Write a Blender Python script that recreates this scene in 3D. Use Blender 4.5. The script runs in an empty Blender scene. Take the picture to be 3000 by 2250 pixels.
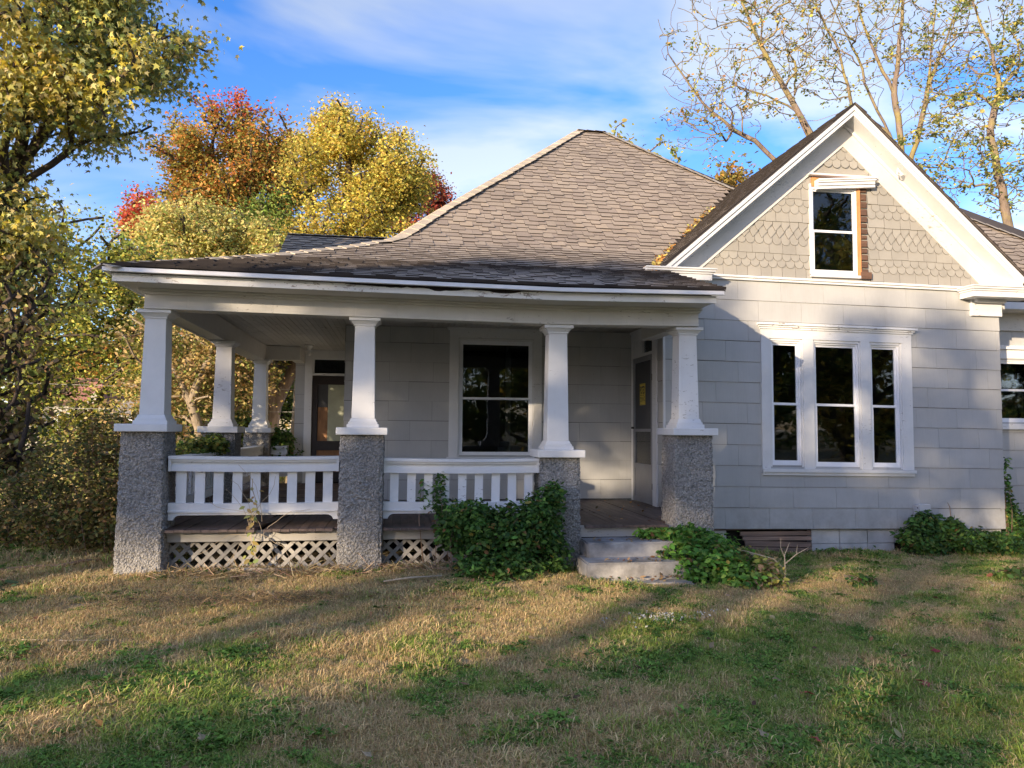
import bpy, bmesh, math, random
import numpy as np
from mathutils import Vector, Matrix, noise as mnoise

random.seed(7)
RNG = np.random.default_rng(11)
SC = bpy.context.scene
COL = SC.collection
PI = math.pi

# ------------------------------------------------------------------ camera, sky, sun, exposure
cam_d = bpy.data.cameras.new("camera")
cam = bpy.data.objects.new("camera", cam_d)
COL.objects.link(cam)
cam_d.sensor_width = 36.0
cam_d.lens = 2200.0 / 3000.0 * 36.0
cam_d.clip_start = 0.05
cam_d.clip_end = 3000.0
YAW, PITCH, ROLL = math.radians(8.5), math.radians(3.5), 0.008
fw = Vector((math.sin(YAW) * math.cos(PITCH), math.cos(YAW) * math.cos(PITCH), math.sin(PITCH)))
rt = Vector((math.cos(YAW), -math.sin(YAW), 0.0))
up = rt.cross(fw)
rt2 = rt * math.cos(ROLL) + up * math.sin(ROLL)
up2 = up * math.cos(ROLL) - rt * math.sin(ROLL)
m = Matrix((rt2, up2, -fw)).transposed().to_4x4()
m.translation = Vector((0, 0, 1.5))
cam.matrix_world = m
SC.camera = cam

TO_SUN = Vector((-1.0, -1.0, 0.27)).normalized()
sun_d = bpy.data.lights.new("sun", 'SUN')
sun_d.energy = 2.05
sun_d.angle = math.radians(0.55)
sun_d.color = (1.0, 0.80, 0.56)
sun = bpy.data.objects.new("sun", sun_d)
COL.objects.link(sun)
sun.rotation_euler = TO_SUN.to_track_quat('Z', 'Y').to_euler()
sun.location = (-20, -20, 30)

world = bpy.data.worlds.new("World")
SC.world = world
world.use_nodes = True
nt = world.node_tree
nt.nodes.clear()
out = nt.nodes.new('ShaderNodeOutputWorld')
bg = nt.nodes.new('ShaderNodeBackground')
sky = nt.nodes.new('ShaderNodeTexSky')
sky.sky_type = 'NISHITA'
sky.sun_disc = False
sky.sun_elevation = math.asin(TO_SUN.z)
sky.sun_rotation = math.atan2(TO_SUN.x, TO_SUN.y)
sky.air_density = 1.0
sky.dust_density = 0.4
sky.ozone_density = 3.0
SKY_STRENGTH = 0.15
bg.inputs['Strength'].default_value = SKY_STRENGTH
tc = nt.nodes.new('ShaderNodeTexCoord')
# clouds live on a flat layer high above: direction / height
sep = nt.nodes.new('ShaderNodeSeparateXYZ')
nt.links.new(tc.outputs['Generated'], sep.inputs[0])


def wmath(op, a, b=None):
    n = nt.nodes.new('ShaderNodeMath')
    n.operation = op
    for i, v in enumerate((a, b)):
        if v is None:
            continue
        if isinstance(v, (int, float)):
            n.inputs[i].default_value = v
        else:
            nt.links.new(v, n.inputs[i])
    return n.outputs[0]


zc = wmath('ADD', wmath('MAXIMUM', sep.outputs['Z'], 0.0), 0.30)
cx = wmath('DIVIDE', sep.outputs['X'], zc)
cy = wmath('DIVIDE', sep.outputs['Y'], zc)
comb = nt.nodes.new('ShaderNodeCombineXYZ')
nt.links.new(cx, comb.inputs[0])
nt.links.new(cy, comb.inputs[1])
mp = nt.nodes.new('ShaderNodeMapping')
mp.inputs['Rotation'].default_value = (0, 0, math.radians(-20))
mp.inputs['Scale'].default_value = (0.7, 1.15, 1)
mp.inputs['Location'].default_value = (9.85, 9.9, 0)
nt.links.new(comb.outputs[0], mp.inputs['Vector'])
nz = nt.nodes.new('ShaderNodeTexNoise')
nz.inputs['Scale'].default_value = 1.55
nz.inputs['Detail'].default_value = 6
nz.inputs['Roughness'].default_value = 0.5
nz.inputs['Distortion'].default_value = 0.6
nt.links.new(mp.outputs[0], nz.inputs['Vector'])
cr_ = nt.nodes.new('ShaderNodeValToRGB')
cr_.color_ramp.elements[0].position = 0.42
cr_.color_ramp.elements[0].color = (0, 0, 0, 1)
cr_.color_ramp.elements[1].position = 0.565
cr_.color_ramp.elements[1].color = (1, 1, 1, 1)
nt.links.new(nz.outputs['Fac'], cr_.inputs[0])
cfac = wmath('MULTIPLY', cr_.outputs[0], 0.74)
hsv = nt.nodes.new('ShaderNodeHueSaturation')
hsv.inputs['Saturation'].default_value = 1.26
hsv.inputs['Value'].default_value = 0.68
tint = nt.nodes.new('ShaderNodeMix')
tint.data_type = 'RGBA'
tint.blend_type = 'MULTIPLY'
tint.inputs[0].default_value = 1.0
tint.inputs[7].default_value = (0.97, 0.80, 0.90, 1)
nt.links.new(sky.outputs[0], tint.inputs[6])
nt.links.new(tint.outputs[2], hsv.inputs['Color'])
mixc = nt.nodes.new('ShaderNodeMix')
mixc.data_type = 'RGBA'
nt.links.new(cfac, mixc.inputs[0])
nt.links.new(hsv.outputs[0], mixc.inputs[6])
bw = nt.nodes.new('ShaderNodeRGBToBW')
nt.links.new(hsv.outputs[0], bw.inputs[0])
clum = wmath('ADD', wmath('MULTIPLY', bw.outputs[0], 1.1), 0.64)
ccol = nt.nodes.new('ShaderNodeMix')
ccol.data_type = 'RGBA'
ccol.blend_type = 'MULTIPLY'
ccol.inputs[0].default_value = 1.0
ccol.inputs[6].default_value = (0.97, 1.05, 1.12, 1)
nt.links.new(clum, ccol.inputs[7])
nt.links.new(ccol.outputs[2], mixc.inputs[7])
nt.links.new(mixc.outputs[2], bg.inputs['Color'])
nt.links.new(bg.outputs[0], out.inputs['Surface'])

SC.view_settings.view_transform = 'Standard'
SC.view_settings.look = 'None'
SC.view_settings.gamma = 1
SC.view_settings.use_curve_mapping = False
SC.view_settings.exposure = 2.12
try:
    SC.cycles.use_denoising = True
    SC.cycles.max_bounces = 8
    SC.cycles.transparent_max_bounces = 12
    SC.cycles.sample_clamp_indirect = 6
except Exception:
    pass

# ------------------------------------------------------------------ helpers: materials


def new_mat(name):
    mt = bpy.data.materials.new(name)
    mt.use_nodes = True
    n = mt.node_tree.nodes
    return mt, mt.node_tree, n['Principled BSDF']


def lk(t, a, b):
    t.links.new(a, b)


def pos_noise(t, scale, detail=4, rough=0.55, stretch=None, distort=0.0):
    g = t.nodes.new('ShaderNodeNewGeometry')
    src = g.outputs['Position']
    if stretch:
        mpn = t.nodes.new('ShaderNodeMapping')
        mpn.inputs['Scale'].default_value = stretch
        lk(t, src, mpn.inputs['Vector'])
        src = mpn.outputs[0]
    n = t.nodes.new('ShaderNodeTexNoise')
    n.inputs['Scale'].default_value = scale
    n.inputs['Detail'].default_value = detail
    n.inputs['Roughness'].default_value = rough
    n.inputs['Distortion'].default_value = distort
    lk(t, src, n.inputs['Vector'])
    return n.outputs['Fac']


def ramp(t, fac, stops):
    r = t.nodes.new('ShaderNodeValToRGB')
    el = r.color_ramp.elements
    while len(el) < len(stops):
        el.new(0.5)
    for e, (p, c) in zip(el, stops):
        e.position = p
        if not isinstance(c, (tuple, list)):
            c = (c, c, c)
        e.color = (c[0], c[1], c[2], 1)
    lk(t, fac, r.inputs[0])
    return r.outputs[0]


def mixcol(t, fac, a, b, mode='MIX'):
    mx = t.nodes.new('ShaderNodeMix')
    mx.data_type = 'RGBA'
    mx.blend_type = mode
    for i, v in ((0, fac), (6, a), (7, b)):
        if isinstance(v, (int, float)):
            mx.inputs[i].default_value = v
        elif isinstance(v, (tuple, list)):
            mx.inputs[i].default_value = (v[0], v[1], v[2], 1)
        else:
            lk(t, v, mx.inputs[i])
    return mx.outputs[2]


def bump(t, bsdf, fac, strength, dist=0.01):
    b = t.nodes.new('ShaderNodeBump')
    b.inputs['Strength'].default_value = strength
    b.inputs['Distance'].default_value = dist
    lk(t, fac, b.inputs['Height'])
    lk(t, b.outputs[0], bsdf.inputs['Normal'])


def basic(name, c, rough=0.7, var=0.12, scale=3.0, bs=0.15, bscale=60, stretch=None, bst=None, objvar=0.0):
    mt, t, b = new_mat(name)
    f = pos_noise(t, scale, 5, 0.6, stretch)
    lo = tuple(v * (1 - var) for v in c)
    hi = tuple(min(1, v * (1 + var)) for v in c)
    col = ramp(t, f, [(0.3, lo), (0.7, hi)])
    if objvar:
        oi = t.nodes.new('ShaderNodeObjectInfo')
        col = mixcol(t, 1.0, col, ramp(t, oi.outputs['Random'], [(0, 1 - objvar), (1, 1.0)]), 'MULTIPLY')
    lk(t, col, b.inputs['Base Color'])
    b.inputs['Roughness'].default_value = rough
    if bs:
        bump(t, b, pos_noise(t, bscale, 4, 0.6, bst), bs, 0.006)
    return mt


def paint(name, c, peel=0.0, under=(0.2, 0.17, 0.14), grime=0.12, rough=0.5, objvar=0.0):
    mt, t, b = new_mat(name)
    f = pos_noise(t, 2.2, 6, 0.65)
    col = ramp(t, f, [(0.3, tuple(v * (1 - grime) for v in c)), (0.62, c)])
    # streaks of dirt
    st = pos_noise(t, 9, 5, 0.7, (1, 1, 0.15))
    col = mixcol(t, ramp(t, st, [(0.55, 0.0), (0.85, 0.35)]), col, tuple(v * 0.72 for v in c))
    pf = pos_noise(t, 26, 6, 0.68, (0.5, 0.5, 1.6), 0.6)
    if peel:
        big = pos_noise(t, 1.7, 3, 0.5)
        mul = t.nodes.new('ShaderNodeMath')
        mul.operation = 'MULTIPLY'
        lk(t, pf, mul.inputs[0])
        lk(t, ramp(t, big, [(0.35, 0.8), (0.7, 1.12)]), mul.inputs[1])
        k = ramp(t, mul.outputs[0], [(0.66 - peel, 0.0), (0.675 - peel, 1.0)])
        col = mixcol(t, k, col, under)
    if objvar:
        oi = t.nodes.new('ShaderNodeObjectInfo')
        col = mixcol(t, 1.0, col, ramp(t, oi.outputs['Random'], [(0, 1 - objvar), (1, 1.0)]), 'MULTIPLY')
    lk(t, col, b.inputs['Base Color'])
    b.inputs['Roughness'].default_value = rough
    bump(t, b, pf, 0.25, 0.004)
    return mt


M = {}
# asbestos siding with fine vertical combing
mt, t, b = new_mat("grey_siding_paint")
f = pos_noise(t, 1.3, 6, 0.6)
col = ramp(t, f, [(0.3, (0.40, 0.398, 0.385)), (0.65, (0.47, 0.467, 0.45))])
oi = t.nodes.new('ShaderNodeObjectInfo')
col = mixcol(t, 1.0, col, ramp(t, oi.outputs['Random'], [(0, 0.93), (1, 1.0)]), 'MULTIPLY')
comb_n = pos_noise(t, 120, 2, 0.5, (1, 1, 0.012))
col = mixcol(t, ramp(t, comb_n, [(0.45, 0.0), (0.75, 0.12)]), col, (0.25, 0.25, 0.24))
st_ = pos_noise(t, 3.5, 5, 0.7, (1, 1, 0.2))
col = mixcol(t, ramp(t, st_, [(0.52, 0.0), (0.8, 0.30)]), col, (0.30, 0.29, 0.27))
gl_ = t.nodes.new('ShaderNodeNewGeometry')
sz_ = t.nodes.new('ShaderNodeSeparateXYZ')
lk(t, gl_.outputs['Position'], sz_.inputs[0])
mr_ = t.nodes.new('ShaderNodeMapRange')
mr_.inputs['From Min'].default_value = 0.75
mr_.inputs['From Max'].default_value = 0.15
mr_.inputs['To Min'].default_value = 0.0
mr_.inputs['To Max'].default_value = 0.55
lk(t, sz_.outputs['Z'], mr_.inputs['Value'])
ml_ = t.nodes.new('ShaderNodeMath')
ml_.operation = 'MULTIPLY'
lk(t, mr_.outputs[0], ml_.inputs[0])
lk(t, ramp(t, pos_noise(t, 7, 5, 0.7), [(0.4, 0.0), (0.7, 1.0)]), ml_.inputs[1])
col = mixcol(t, ml_.outputs[0], col, (0.22, 0.20, 0.17))
sp = pos_noise(t, 14, 3, 0.5)
col = mixcol(t, ramp(t, sp, [(0.79, 0.0), (0.81, 0.7)]), col, (0.16, 0.15, 0.14))
lk(t, col, b.inputs['Base Color'])
b.inputs['Roughness'].default_value = 0.62
bump(t, b, comb_n, 0.22, 0.003)
M['siding'] = mt
M['scale'] = paint("tan_shingle_paint", (0.345, 0.325, 0.285), 0.0, grime=0.15, rough=0.7, objvar=0.12)
M['trim'] = paint("old_white_paint", (0.71, 0.71, 0.70), 0.008, (0.34, 0.32, 0.29), 0.12)
M['peel'] = paint("peeling_white_paint", (0.77, 0.77, 0.76), 0.06, (0.30, 0.26, 0.24), 0.15)
M['greytrim'] = paint("grey_skirt_paint", (0.40, 0.38, 0.35), 0.03, (0.2, 0.17, 0.14), 0.15)
M['cream'] = paint("cream_beam_paint", (0.62, 0.60, 0.56), 0.012, (0.3, 0.28, 0.25), 0.12)
M['vinyl'] = basic("white_vinyl", (0.80, 0.81, 0.83), 0.35, 0.03, bs=0)
M['metal'] = basic("white_gutter_metal", (0.72, 0.71, 0.70), 0.4, 0.08, bs=0.02)
M['ceil'] = paint("ceiling_paint", (0.60, 0.58, 0.54), 0.05, (0.28, 0.25, 0.22), 0.2, objvar=0.12)
M['lattice'] = basic("weathered_lattice", (0.36, 0.34, 0.31), 0.85, 0.25, 8, 0.4, 50, objvar=0.3)
M['floor'] = basic("worn_brown_floor_paint", (0.115, 0.080, 0.068), 0.55, 0.5, 5, 0.35, 40, (3, 0.6, 1), None, 0.35)
M['concrete'] = basic("old_concrete", (0.30, 0.285, 0.265), 0.95, 0.5, 4, 1.0, 30)
M['block'] = basic("pale_block", (0.47, 0.465, 0.45), 0.85, 0.22, 4, 0.5, 50)
M['rawwood'] = basic("raw_brown_wood", (0.13, 0.07, 0.045), 0.8, 0.4, 6, 0.5, 30, (0.3, 1, 6), (0.3, 1, 8), 0.35)
M['ventwood'] = basic("faded_vent_boards", (0.33, 0.22, 0.165), 0.85, 0.4, 6, 0.5, 30, (0.3, 1, 6), (0.3, 1, 8), 0.4)
M['orangewood'] = basic("bare_orange_wood", (0.50, 0.22, 0.08), 0.75, 0.45, 7, 0.4, 40, (1, 1, 0.3))
M['plywood'] = basic("plywood", (0.26, 0.13, 0.055), 0.6, 0.3, 9, 0.1, 40, (1.5, 1, 0.5))
M['palegreen'] = basic("pale_green_board", (0.34, 0.36, 0.27), 0.7, 0.12, 5, 0.1)
M['darkwood'] = basic("dark_brown_door_wood", (0.022, 0.014, 0.012), 0.45, 0.3, 6, 0.2)
M['greydoor'] = basic("grey_storm_door", (0.21, 0.215, 0.23), 0.4, 0.12, 3, 0.05)
M['screen'] = basic("dark_door_screen", (0.05, 0.052, 0.058), 0.6, 0.15, 3, 0.0)
M['yellow'] = basic("yellow_notice", (0.62, 0.47, 0.06), 0.5, 0.1, 9, 0)
M['ink'] = basic("black_ink", (0.012, 0.011, 0.010), 0.5, 0.1, 9, 0)
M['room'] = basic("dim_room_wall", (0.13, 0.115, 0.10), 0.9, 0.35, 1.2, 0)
M['roompale'] = basic("pale_banister", (0.42, 0.40, 0.36), 0.7, 0.2, 3, 0)
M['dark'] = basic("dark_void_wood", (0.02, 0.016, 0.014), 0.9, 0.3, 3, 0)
M['box'] = basic("grey_plastic_box", (0.52, 0.52, 0.52), 0.45, 0.05, 3, 0)
M['deadleaf'] = basic("dead_leaf", (0.30, 0.18, 0.08), 0.8, 0.35, 20, 0.2, objvar=0.4)
M['redleaf'] = basic("red_leaf", (0.30, 0.03, 0.03), 0.7, 0.3, 20, 0.2)
M['paleleaf'] = basic("pale_tan_leaf", (0.34, 0.26, 0.16), 0.75, 0.2, 20, 0.2)
M['chip'] = basic("white_chips", (0.66, 0.65, 0.62), 0.8, 0.2, 30, 0.1)
M['stick'] = basic("fallen_branch_bark", (0.22, 0.14, 0.09), 0.85, 0.35, 14, 0.5, 80)
M['palestick'] = basic("pale_stick_wood", (0.44, 0.35, 0.24), 0.85, 0.25, 14, 0.4, 80)
M['porcelain'] = basic("lamp_porcelain", (0.7, 0.69, 0.66), 0.3, 0.03, 3, 0)
M['wire'] = basic("power_wire", (0.30, 0.29, 0.27), 0.5, 0.05, 3, 0)
M['farwall'] = basic("far_house_siding", (0.40, 0.37, 0.31), 0.8, 0.15, 1, 0)
M['farroof'] = basic("far_red_roof", (0.30, 0.13, 0.10), 0.9, 0.25, 2, 0)
M['fargrey'] = basic("far_grey_roof", (0.2, 0.19, 0.19), 0.9, 0.25, 2, 0)
M['asphalt'] = basic("street_asphalt", (0.06, 0.06, 0.062), 0.9, 0.2, 2, 0.2)
M['shadewall'] = basic("sun_blocker_wall", (0.3, 0.24, 0.2), 0.9, 0.2, 2, 0)

# glass: clear pane with a Fresnel mirror
mt = bpy.data.materials.new("window_glass")
mt.use_nodes = True
t = mt.node_tree
t.nodes.clear()
o = t.nodes.new('ShaderNodeOutputMaterial')
mx = t.nodes.new('ShaderNodeMixShader')
tr = t.nodes.new('ShaderNodeBsdfTransparent')
tr.inputs[0].default_value = (0.62, 0.66, 0.68, 1)
gl = t.nodes.new('ShaderNodeBsdfGlossy')
gl.inputs['Roughness'].default_value = 0.015
gl.inputs['Color'].default_value = (0.95, 0.97, 1, 1)
fr = t.nodes.new('ShaderNodeFresnel')
fr.inputs['IOR'].default_value = 1.48
bb = t.nodes.new('ShaderNodeBump')
bb.inputs['Strength'].default_value = 0.05
bb.inputs['Distance'].default_value = 0.02
lk(t, pos_noise(t, 2.5, 2), bb.inputs['Height'])
lk(t, bb.outputs[0], gl.inputs['Normal'])
lk(t, fr.outputs[0], mx.inputs[0])
lk(t, tr.outputs[0], mx.inputs[1])
lk(t, gl.outputs[0], mx.inputs[2])
lk(t, mx.outputs[0], o.inputs['Surface'])
M['glass'] = mt

# pebble-dash piers
mt, t, b = new_mat("pebble_dash")
g = t.nodes.new('ShaderNodeNewGeometry')
v = t.nodes.new('ShaderNodeTexVoronoi')
v.inputs['Scale'].default_value = 48
v.inputs['Randomness'].default_value = 1
lk(t, g.outputs['Position'], v.inputs['Vector'])
f2 = pos_noise(t, 34, 4, 0.7, None, 1.4)
col = ramp(t, f2, [(0.34, (0.24, 0.228, 0.208)), (0.5, (0.40, 0.38, 0.35)), (0.68, (0.56, 0.535, 0.49))])
col = mixcol(t, ramp(t, v.outputs['Distance'], [(0.4, 0.0), (0.8, 0.6)]), col, (0.14, 0.135, 0.13))
col = mixcol(t, 1.0, col, ramp(t, pos_noise(t, 2.0, 4), [(0.35, 0.78), (0.65, 1.0)]), 'MULTIPLY')
lk(t, col, b.inputs['Base Color'])
b.inputs['Roughness'].default_value = 0.9
ad = t.nodes.new('ShaderNodeMath')
ad.operation = 'SUBTRACT'
lk(t, f2, ad.inputs[0])
lk(t, v.outputs['Distance'], ad.inputs[1])
bump(t, b, ad.outputs[0], 1.0, 0.02)
M['pebble'] = mt

# asphalt roof shingles: colour per piece
mt, t, b = new_mat("roof_shingle")
at = t.nodes.new('ShaderNodeAttribute')
at.attribute_name = "rnd"
oi = t.nodes.new('ShaderNodeObjectInfo')
sm = t.nodes.new('ShaderNodeMath')
sm.operation = 'ADD'
lk(t, at.outputs['Fac'], sm.inputs[0])
lk(t, oi.outputs['Random'], sm.inputs[1])
frn = t.nodes.new('ShaderNodeMath')
frn.operation = 'FRACT'
lk(t, sm.outputs[0], frn.inputs[0])
col = ramp(t, frn.outputs[0], [(0.0, (0.27, 0.22, 0.18)), (0.25, (0.315, 0.258, 0.208)), (0.8, (0.345, 0.285, 0.225)), (1.0, (0.385, 0.31, 0.235))])
gr = pos_noise(t, 260, 3, 0.8)
col = mixcol(t, 1.0, col, ramp(t, gr, [(0.35, 0.72), (0.65, 1.15)]), 'MULTIPLY')
col = mixcol(t, 1.0, col, ramp(t, pos_noise(t, 1.1, 5), [(0.35, 0.84), (0.65, 1.05)]), 'MULTIPLY')
lk(t, col, b.inputs['Base Color'])
b.inputs['Roughness'].default_value = 0.95
bump(t, b, gr, 0.4, 0.004)
M['shingle'] = mt
M['felt'] = basic("dark_sheathing_felt", (0.14, 0.137, 0.13), 0.95, 0.2, 3, 0)  # dark felt seen in the course gaps also stands in for lap shadow
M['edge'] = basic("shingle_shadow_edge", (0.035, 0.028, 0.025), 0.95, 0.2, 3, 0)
M['scale_edge'] = basic("shaded_shingle_edge", (0.13, 0.12, 0.105), 0.95, 0.2, 3, 0)  # dark edge colour stands in for shade under the gable scales
M['ridge'] = basic("ridge_cap_shingle", (0.43, 0.37, 0.29), 0.95, 0.15, 6, 0.4, 200, objvar=0.18)
M['under'] = basic("roof_underlay", (0.05, 0.042, 0.04), 0.95, 0.2, 3, 0)


def leaf_mat(name, trans=0.4, rough=0.6):
    mt = bpy.data.materials.new(name)
    mt.use_nodes = True
    t = mt.node_tree
    b = t.nodes['Principled BSDF']
    o = t.nodes['Material Output']
    at = t.nodes.new('ShaderNodeAttribute')
    at.attribute_name = "Col"
    lk(t, at.outputs['Color'], b.inputs['Base Color'])
    b.inputs['Roughness'].default_value = rough
    b.inputs['Specular IOR Level'].default_value = 0.3
    tl = t.nodes.new('ShaderNodeBsdfTranslucent')
    lk(t, at.outputs['Color'], tl.inputs['Color'])
    mx = t.nodes.new('ShaderNodeMixShader')
    mx.inputs[0].default_value = trans
    lk(t, b.outputs[0], mx.inputs[1])
    lk(t, tl.outputs[0], mx.inputs[2])
    lk(t, mx.outputs[0], o.inputs['Surface'])
    return mt


M['leaf'] = leaf_mat("leaf", 0.38)
M['grass'] = leaf_mat("grass_blade", 0.25, 0.8)


def bark(name, c, moss=None):
    mt, t, b = new_mat(name)
    f = pos_noise(t, 9, 6, 0.7, (1, 1, 0.25), 0.8)
    col = ramp(t, f, [(0.3, tuple(v * 0.45 for v in c)), (0.55, c), (0.75, tuple(v * 1.35 for v in c))])
    if moss:
        col = mixcol(t, ramp(t, pos_noise(t, 1.6, 5), [(0.45, 0.0), (0.62, 0.75)]), col, moss)
    lk(t, col, b.inputs['Base Color'])
    b.inputs['Roughness'].default_value = 0.92
    bump(t, b, f, 0.9, 0.03)
    return mt


M['bark_dark'] = bark("dark_bark", (0.07, 0.052, 0.042))
M['bark_grey'] = bark("grey_bark", (0.22, 0.165, 0.125), (0.30, 0.25, 0.06))
M['bark_tan'] = bark("tan_bark", (0.30, 0.24, 0.17))
M['bark_pink'] = bark("pinkish_bark", (0.25, 0.185, 0.145))

# ------------------------------------------------------------------ helpers: objects and meshes
WL = {}          # world location of each object


def tag(o, label=None, cat=None, group=None, kind=None):
    if label:
        o['label'] = label
    if cat:
        o['category'] = cat
    if group:
        o['group'] = group
    if kind:
        o['kind'] = kind
    return o


def link(o, loc=(0, 0, 0), parent=None):
    COL.objects.link(o)
    loc = Vector(loc)
    WL[o] = loc
    if parent is not None:
        o.parent = parent
        o.location = loc - WL[parent]
    else:
        o.location = loc
    return o


def empty(name, loc, parent=None):
    return link(bpy.data.objects.new(name, None), loc, parent)


def mesh_np(name, V, F, mats, col=None, attr=None, smooth=False):
    """V (n,3); F (m,k) all faces of one size."""
    me = bpy.data.meshes.new(name)
    V = np.asarray(V, np.float32)
    F = np.asarray(F, np.int32)
    k = F.shape[1]
    me.vertices.add(len(V))
    me.vertices.foreach_set('co', V.ravel())
    me.loops.add(F.size)
    me.loops.foreach_set('vertex_index', F.ravel())
    me.polygons.add(len(F))
    me.polygons.foreach_set('loop_start', np.arange(0, F.size, k, dtype=np.int32))
    me.polygons.foreach_set('loop_total', np.full(len(F), k, np.int32))
    if smooth:
        me.polygons.foreach_set('use_smooth', np.ones(len(F), bool))
    if col is not None:
        a = me.color_attributes.new('Col', 'FLOAT_COLOR', 'POINT')
        c4 = np.ones((len(V), 4), np.float32)
        c4[:, :3] = col
        a.data.foreach_set('color', c4.ravel())
    if attr is not None:
        a = me.attributes.new('rnd', 'FLOAT', 'POINT')
        a.data.foreach_set('value', np.asarray(attr, np.float32))
    for mm in (mats if isinstance(mats, (list, tuple)) else [mats]):
        me.materials.append(mm)
    me.update(calc_edges=True)
    return me


class MB:
    def __init__(s):
        s.v = []
        s.f = []
        s.mi = []
        s.a = []

    def quadhex(s, p, mi=0, a=0.0):
        """p: 8 points, bottom 4 ccw then top 4"""
        n = len(s.v)
        s.v += [tuple(q) for q in p]
        s.a += [a] * 8
        for q in ((0, 3, 2, 1), (4, 5, 6, 7), (0, 1, 5, 4), (1, 2, 6, 5), (2, 3, 7, 6), (3, 0, 4, 7)):
            s.f.append(tuple(n + i for i in q))
            s.mi.append(mi)
        return s

    def box(s, x0, x1, y0, y1, z0, z1, mi=0, a=0.0):
        return s.quadhex([(x0, y0, z0), (x1, y0, z0), (x1, y1, z0), (x0, y1, z0), (x0, y0, z1), (x1, y0, z1), (x1, y1, z1), (x0, y1, z1)], mi, a)

    def lbox(s, x0, x1, y0, y1, z0, z1, mi=0, n=14):
        for i in range(n):
            s.box(x0 + (x1 - x0) * i / n, x0 + (x1 - x0) * (i + 1) / n, y0, y1, z0, z1, mi)
        return s

    def frus(s, cx, cy, hx0, hy0, z0, hx1, hy1, z1, mi=0):
        p = []
        for hx, hy, z in ((hx0, hy0, z0), (hx1, hy1, z1)):
            p += [(cx - hx, cy - hy, z), (cx + hx, cy - hy, z), (cx + hx, cy + hy, z), (cx - hx, cy + hy, z)]
        return s.quadhex(p, mi)

    def prism(s, pts, y0, y1, mi=0):
        """polygon of (x,z) extruded in y"""
        n = len(s.v)
        k = len(pts)
        s.v += [(x, y0, z) for x, z in pts] + [(x, y1, z) for x, z in pts]
        s.a += [0.0] * (2 * k)
        s.f.append(tuple(n + i for i in range(k)))
        s.f.append(tuple(n + k + i for i in reversed(range(k))))
        s.mi += [mi, mi]
        for i in range(k):
            j = (i + 1) % k
            s.f.append((n + j, n + i, n + k + i, n + k + j))
            s.mi.append(mi)
        return s

    def face(s, pts, mi=0):
        n = len(s.v)
        s.v += [tuple(q) for q in pts]
        s.a += [0.0] * len(pts)
        s.f.append(tuple(range(n, n + len(pts))))
        s.mi.append(mi)
        return s

    def tube(s, pts, radii, k=6, mi=0):
        n0 = len(s.v)
        pts = [Vector(p) for p in pts]
        for i, (p, r) in enumerate(zip(pts, radii)):
            d = (pts[min(i + 1, len(pts) - 1)] - pts[max(i - 1, 0)]).normalized()
            a = d.orthogonal().normalized()
            if i and abs(a.dot(pa)) < 0.99:
                a = (pa - d * pa.dot(d)).normalized()
            pa = a
            bq = d.cross(a)
            for j in range(k):
                th = 2 * PI * j / k
                s.v.append(tuple(p + (a * math.cos(th) + bq * math.sin(th)) * r))
                s.a.append(0.0)
        for i in range(len(pts) - 1):
            for j in range(k):
                q = n0 + i * k
                s.f.append((q + j, q + (j + 1) % k, q + k + (j + 1) % k, q + k + j))
                s.mi.append(mi)
        s.f.append(tuple(n0 + j for j in reversed(range(k))))
        s.f.append(tuple(n0 + (len(pts) - 1) * k + j for j in range(k)))
        s.mi += [mi, mi]
        return s

    def build(s, name, mats, parent=None, warp=None, bevel=0.0, smooth=False, kind=None, label=None, rnd=False):
        V = s.v
        if warp:
            V = [warp(*p) for p in V]
        xs = np.array(V, float)
        loc = Vector(((xs[:, 0].min() + xs[:, 0].max()) / 2, (xs[:, 1].min() + xs[:, 1].max()) / 2, xs[:, 2].min()))
        me = bpy.data.meshes.new(name)
        me.from_pydata([(p[0] - loc.x, p[1] - loc.y, p[2] - loc.z) for p in V], [], s.f)
        if not isinstance(mats, (list, tuple)):
            mats = [mats]
        for mm in mats:
            me.materials.append(mm)
        if len(mats) > 1:
            me.polygons.foreach_set('material_index', s.mi)
        if smooth:
            me.polygons.foreach_set('use_smooth', [True] * len(me.polygons))
        if rnd:
            at = me.attributes.new('rnd', 'FLOAT', 'POINT')
            at.data.foreach_set('value', s.a)
        me.update()
        o = link(bpy.data.objects.new(name, me), loc, parent)
        if bevel:
            bv = o.modifiers.new("edge", 'BEVEL')
            bv.width = bevel
            bv.segments = 2
            bv.limit_method = 'ANGLE'
        if kind:
            o['kind'] = kind
        if label:
            o['label'] = label
        return o


def vnoise(x, y, scale, seed=0, octaves=3):
    """smooth value noise in numpy, 0..1"""
    x = np.asarray(x, float)
    y = np.asarray(y, float)
    tot = np.zeros_like(x)
    amp, ns = 1.0, 0.0
    for o_ in range(octaves):
        r = np.random.default_rng(seed * 31 + o_)
        G = r.random((257, 257))
        u = (x * scale * 2 ** o_ + 91.7 * (o_ + 1)) % 256
        w = (y * scale * 2 ** o_ + 37.3 * (o_ + 1)) % 256
        i = np.floor(u).astype(int)
        j = np.floor(w).astype(int)
        fu = u - i
        fv = w - j
        fu = fu * fu * (3 - 2 * fu)
        fv = fv * fv * (3 - 2 * fv)
        val = (G[i, j] * (1 - fu) + G[i + 1, j] * fu) * (1 - fv) + (G[i, j + 1] * (1 - fu) + G[i + 1, j + 1] * fu) * fv
        tot += val * amp
        ns += amp
        amp *= 0.5
    return tot / ns


def sstep(a, b, x):
    u = np.clip((np.asarray(x, float) - a) / (b - a), 0, 1)
    return u * u * (3 - 2 * u)


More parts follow.
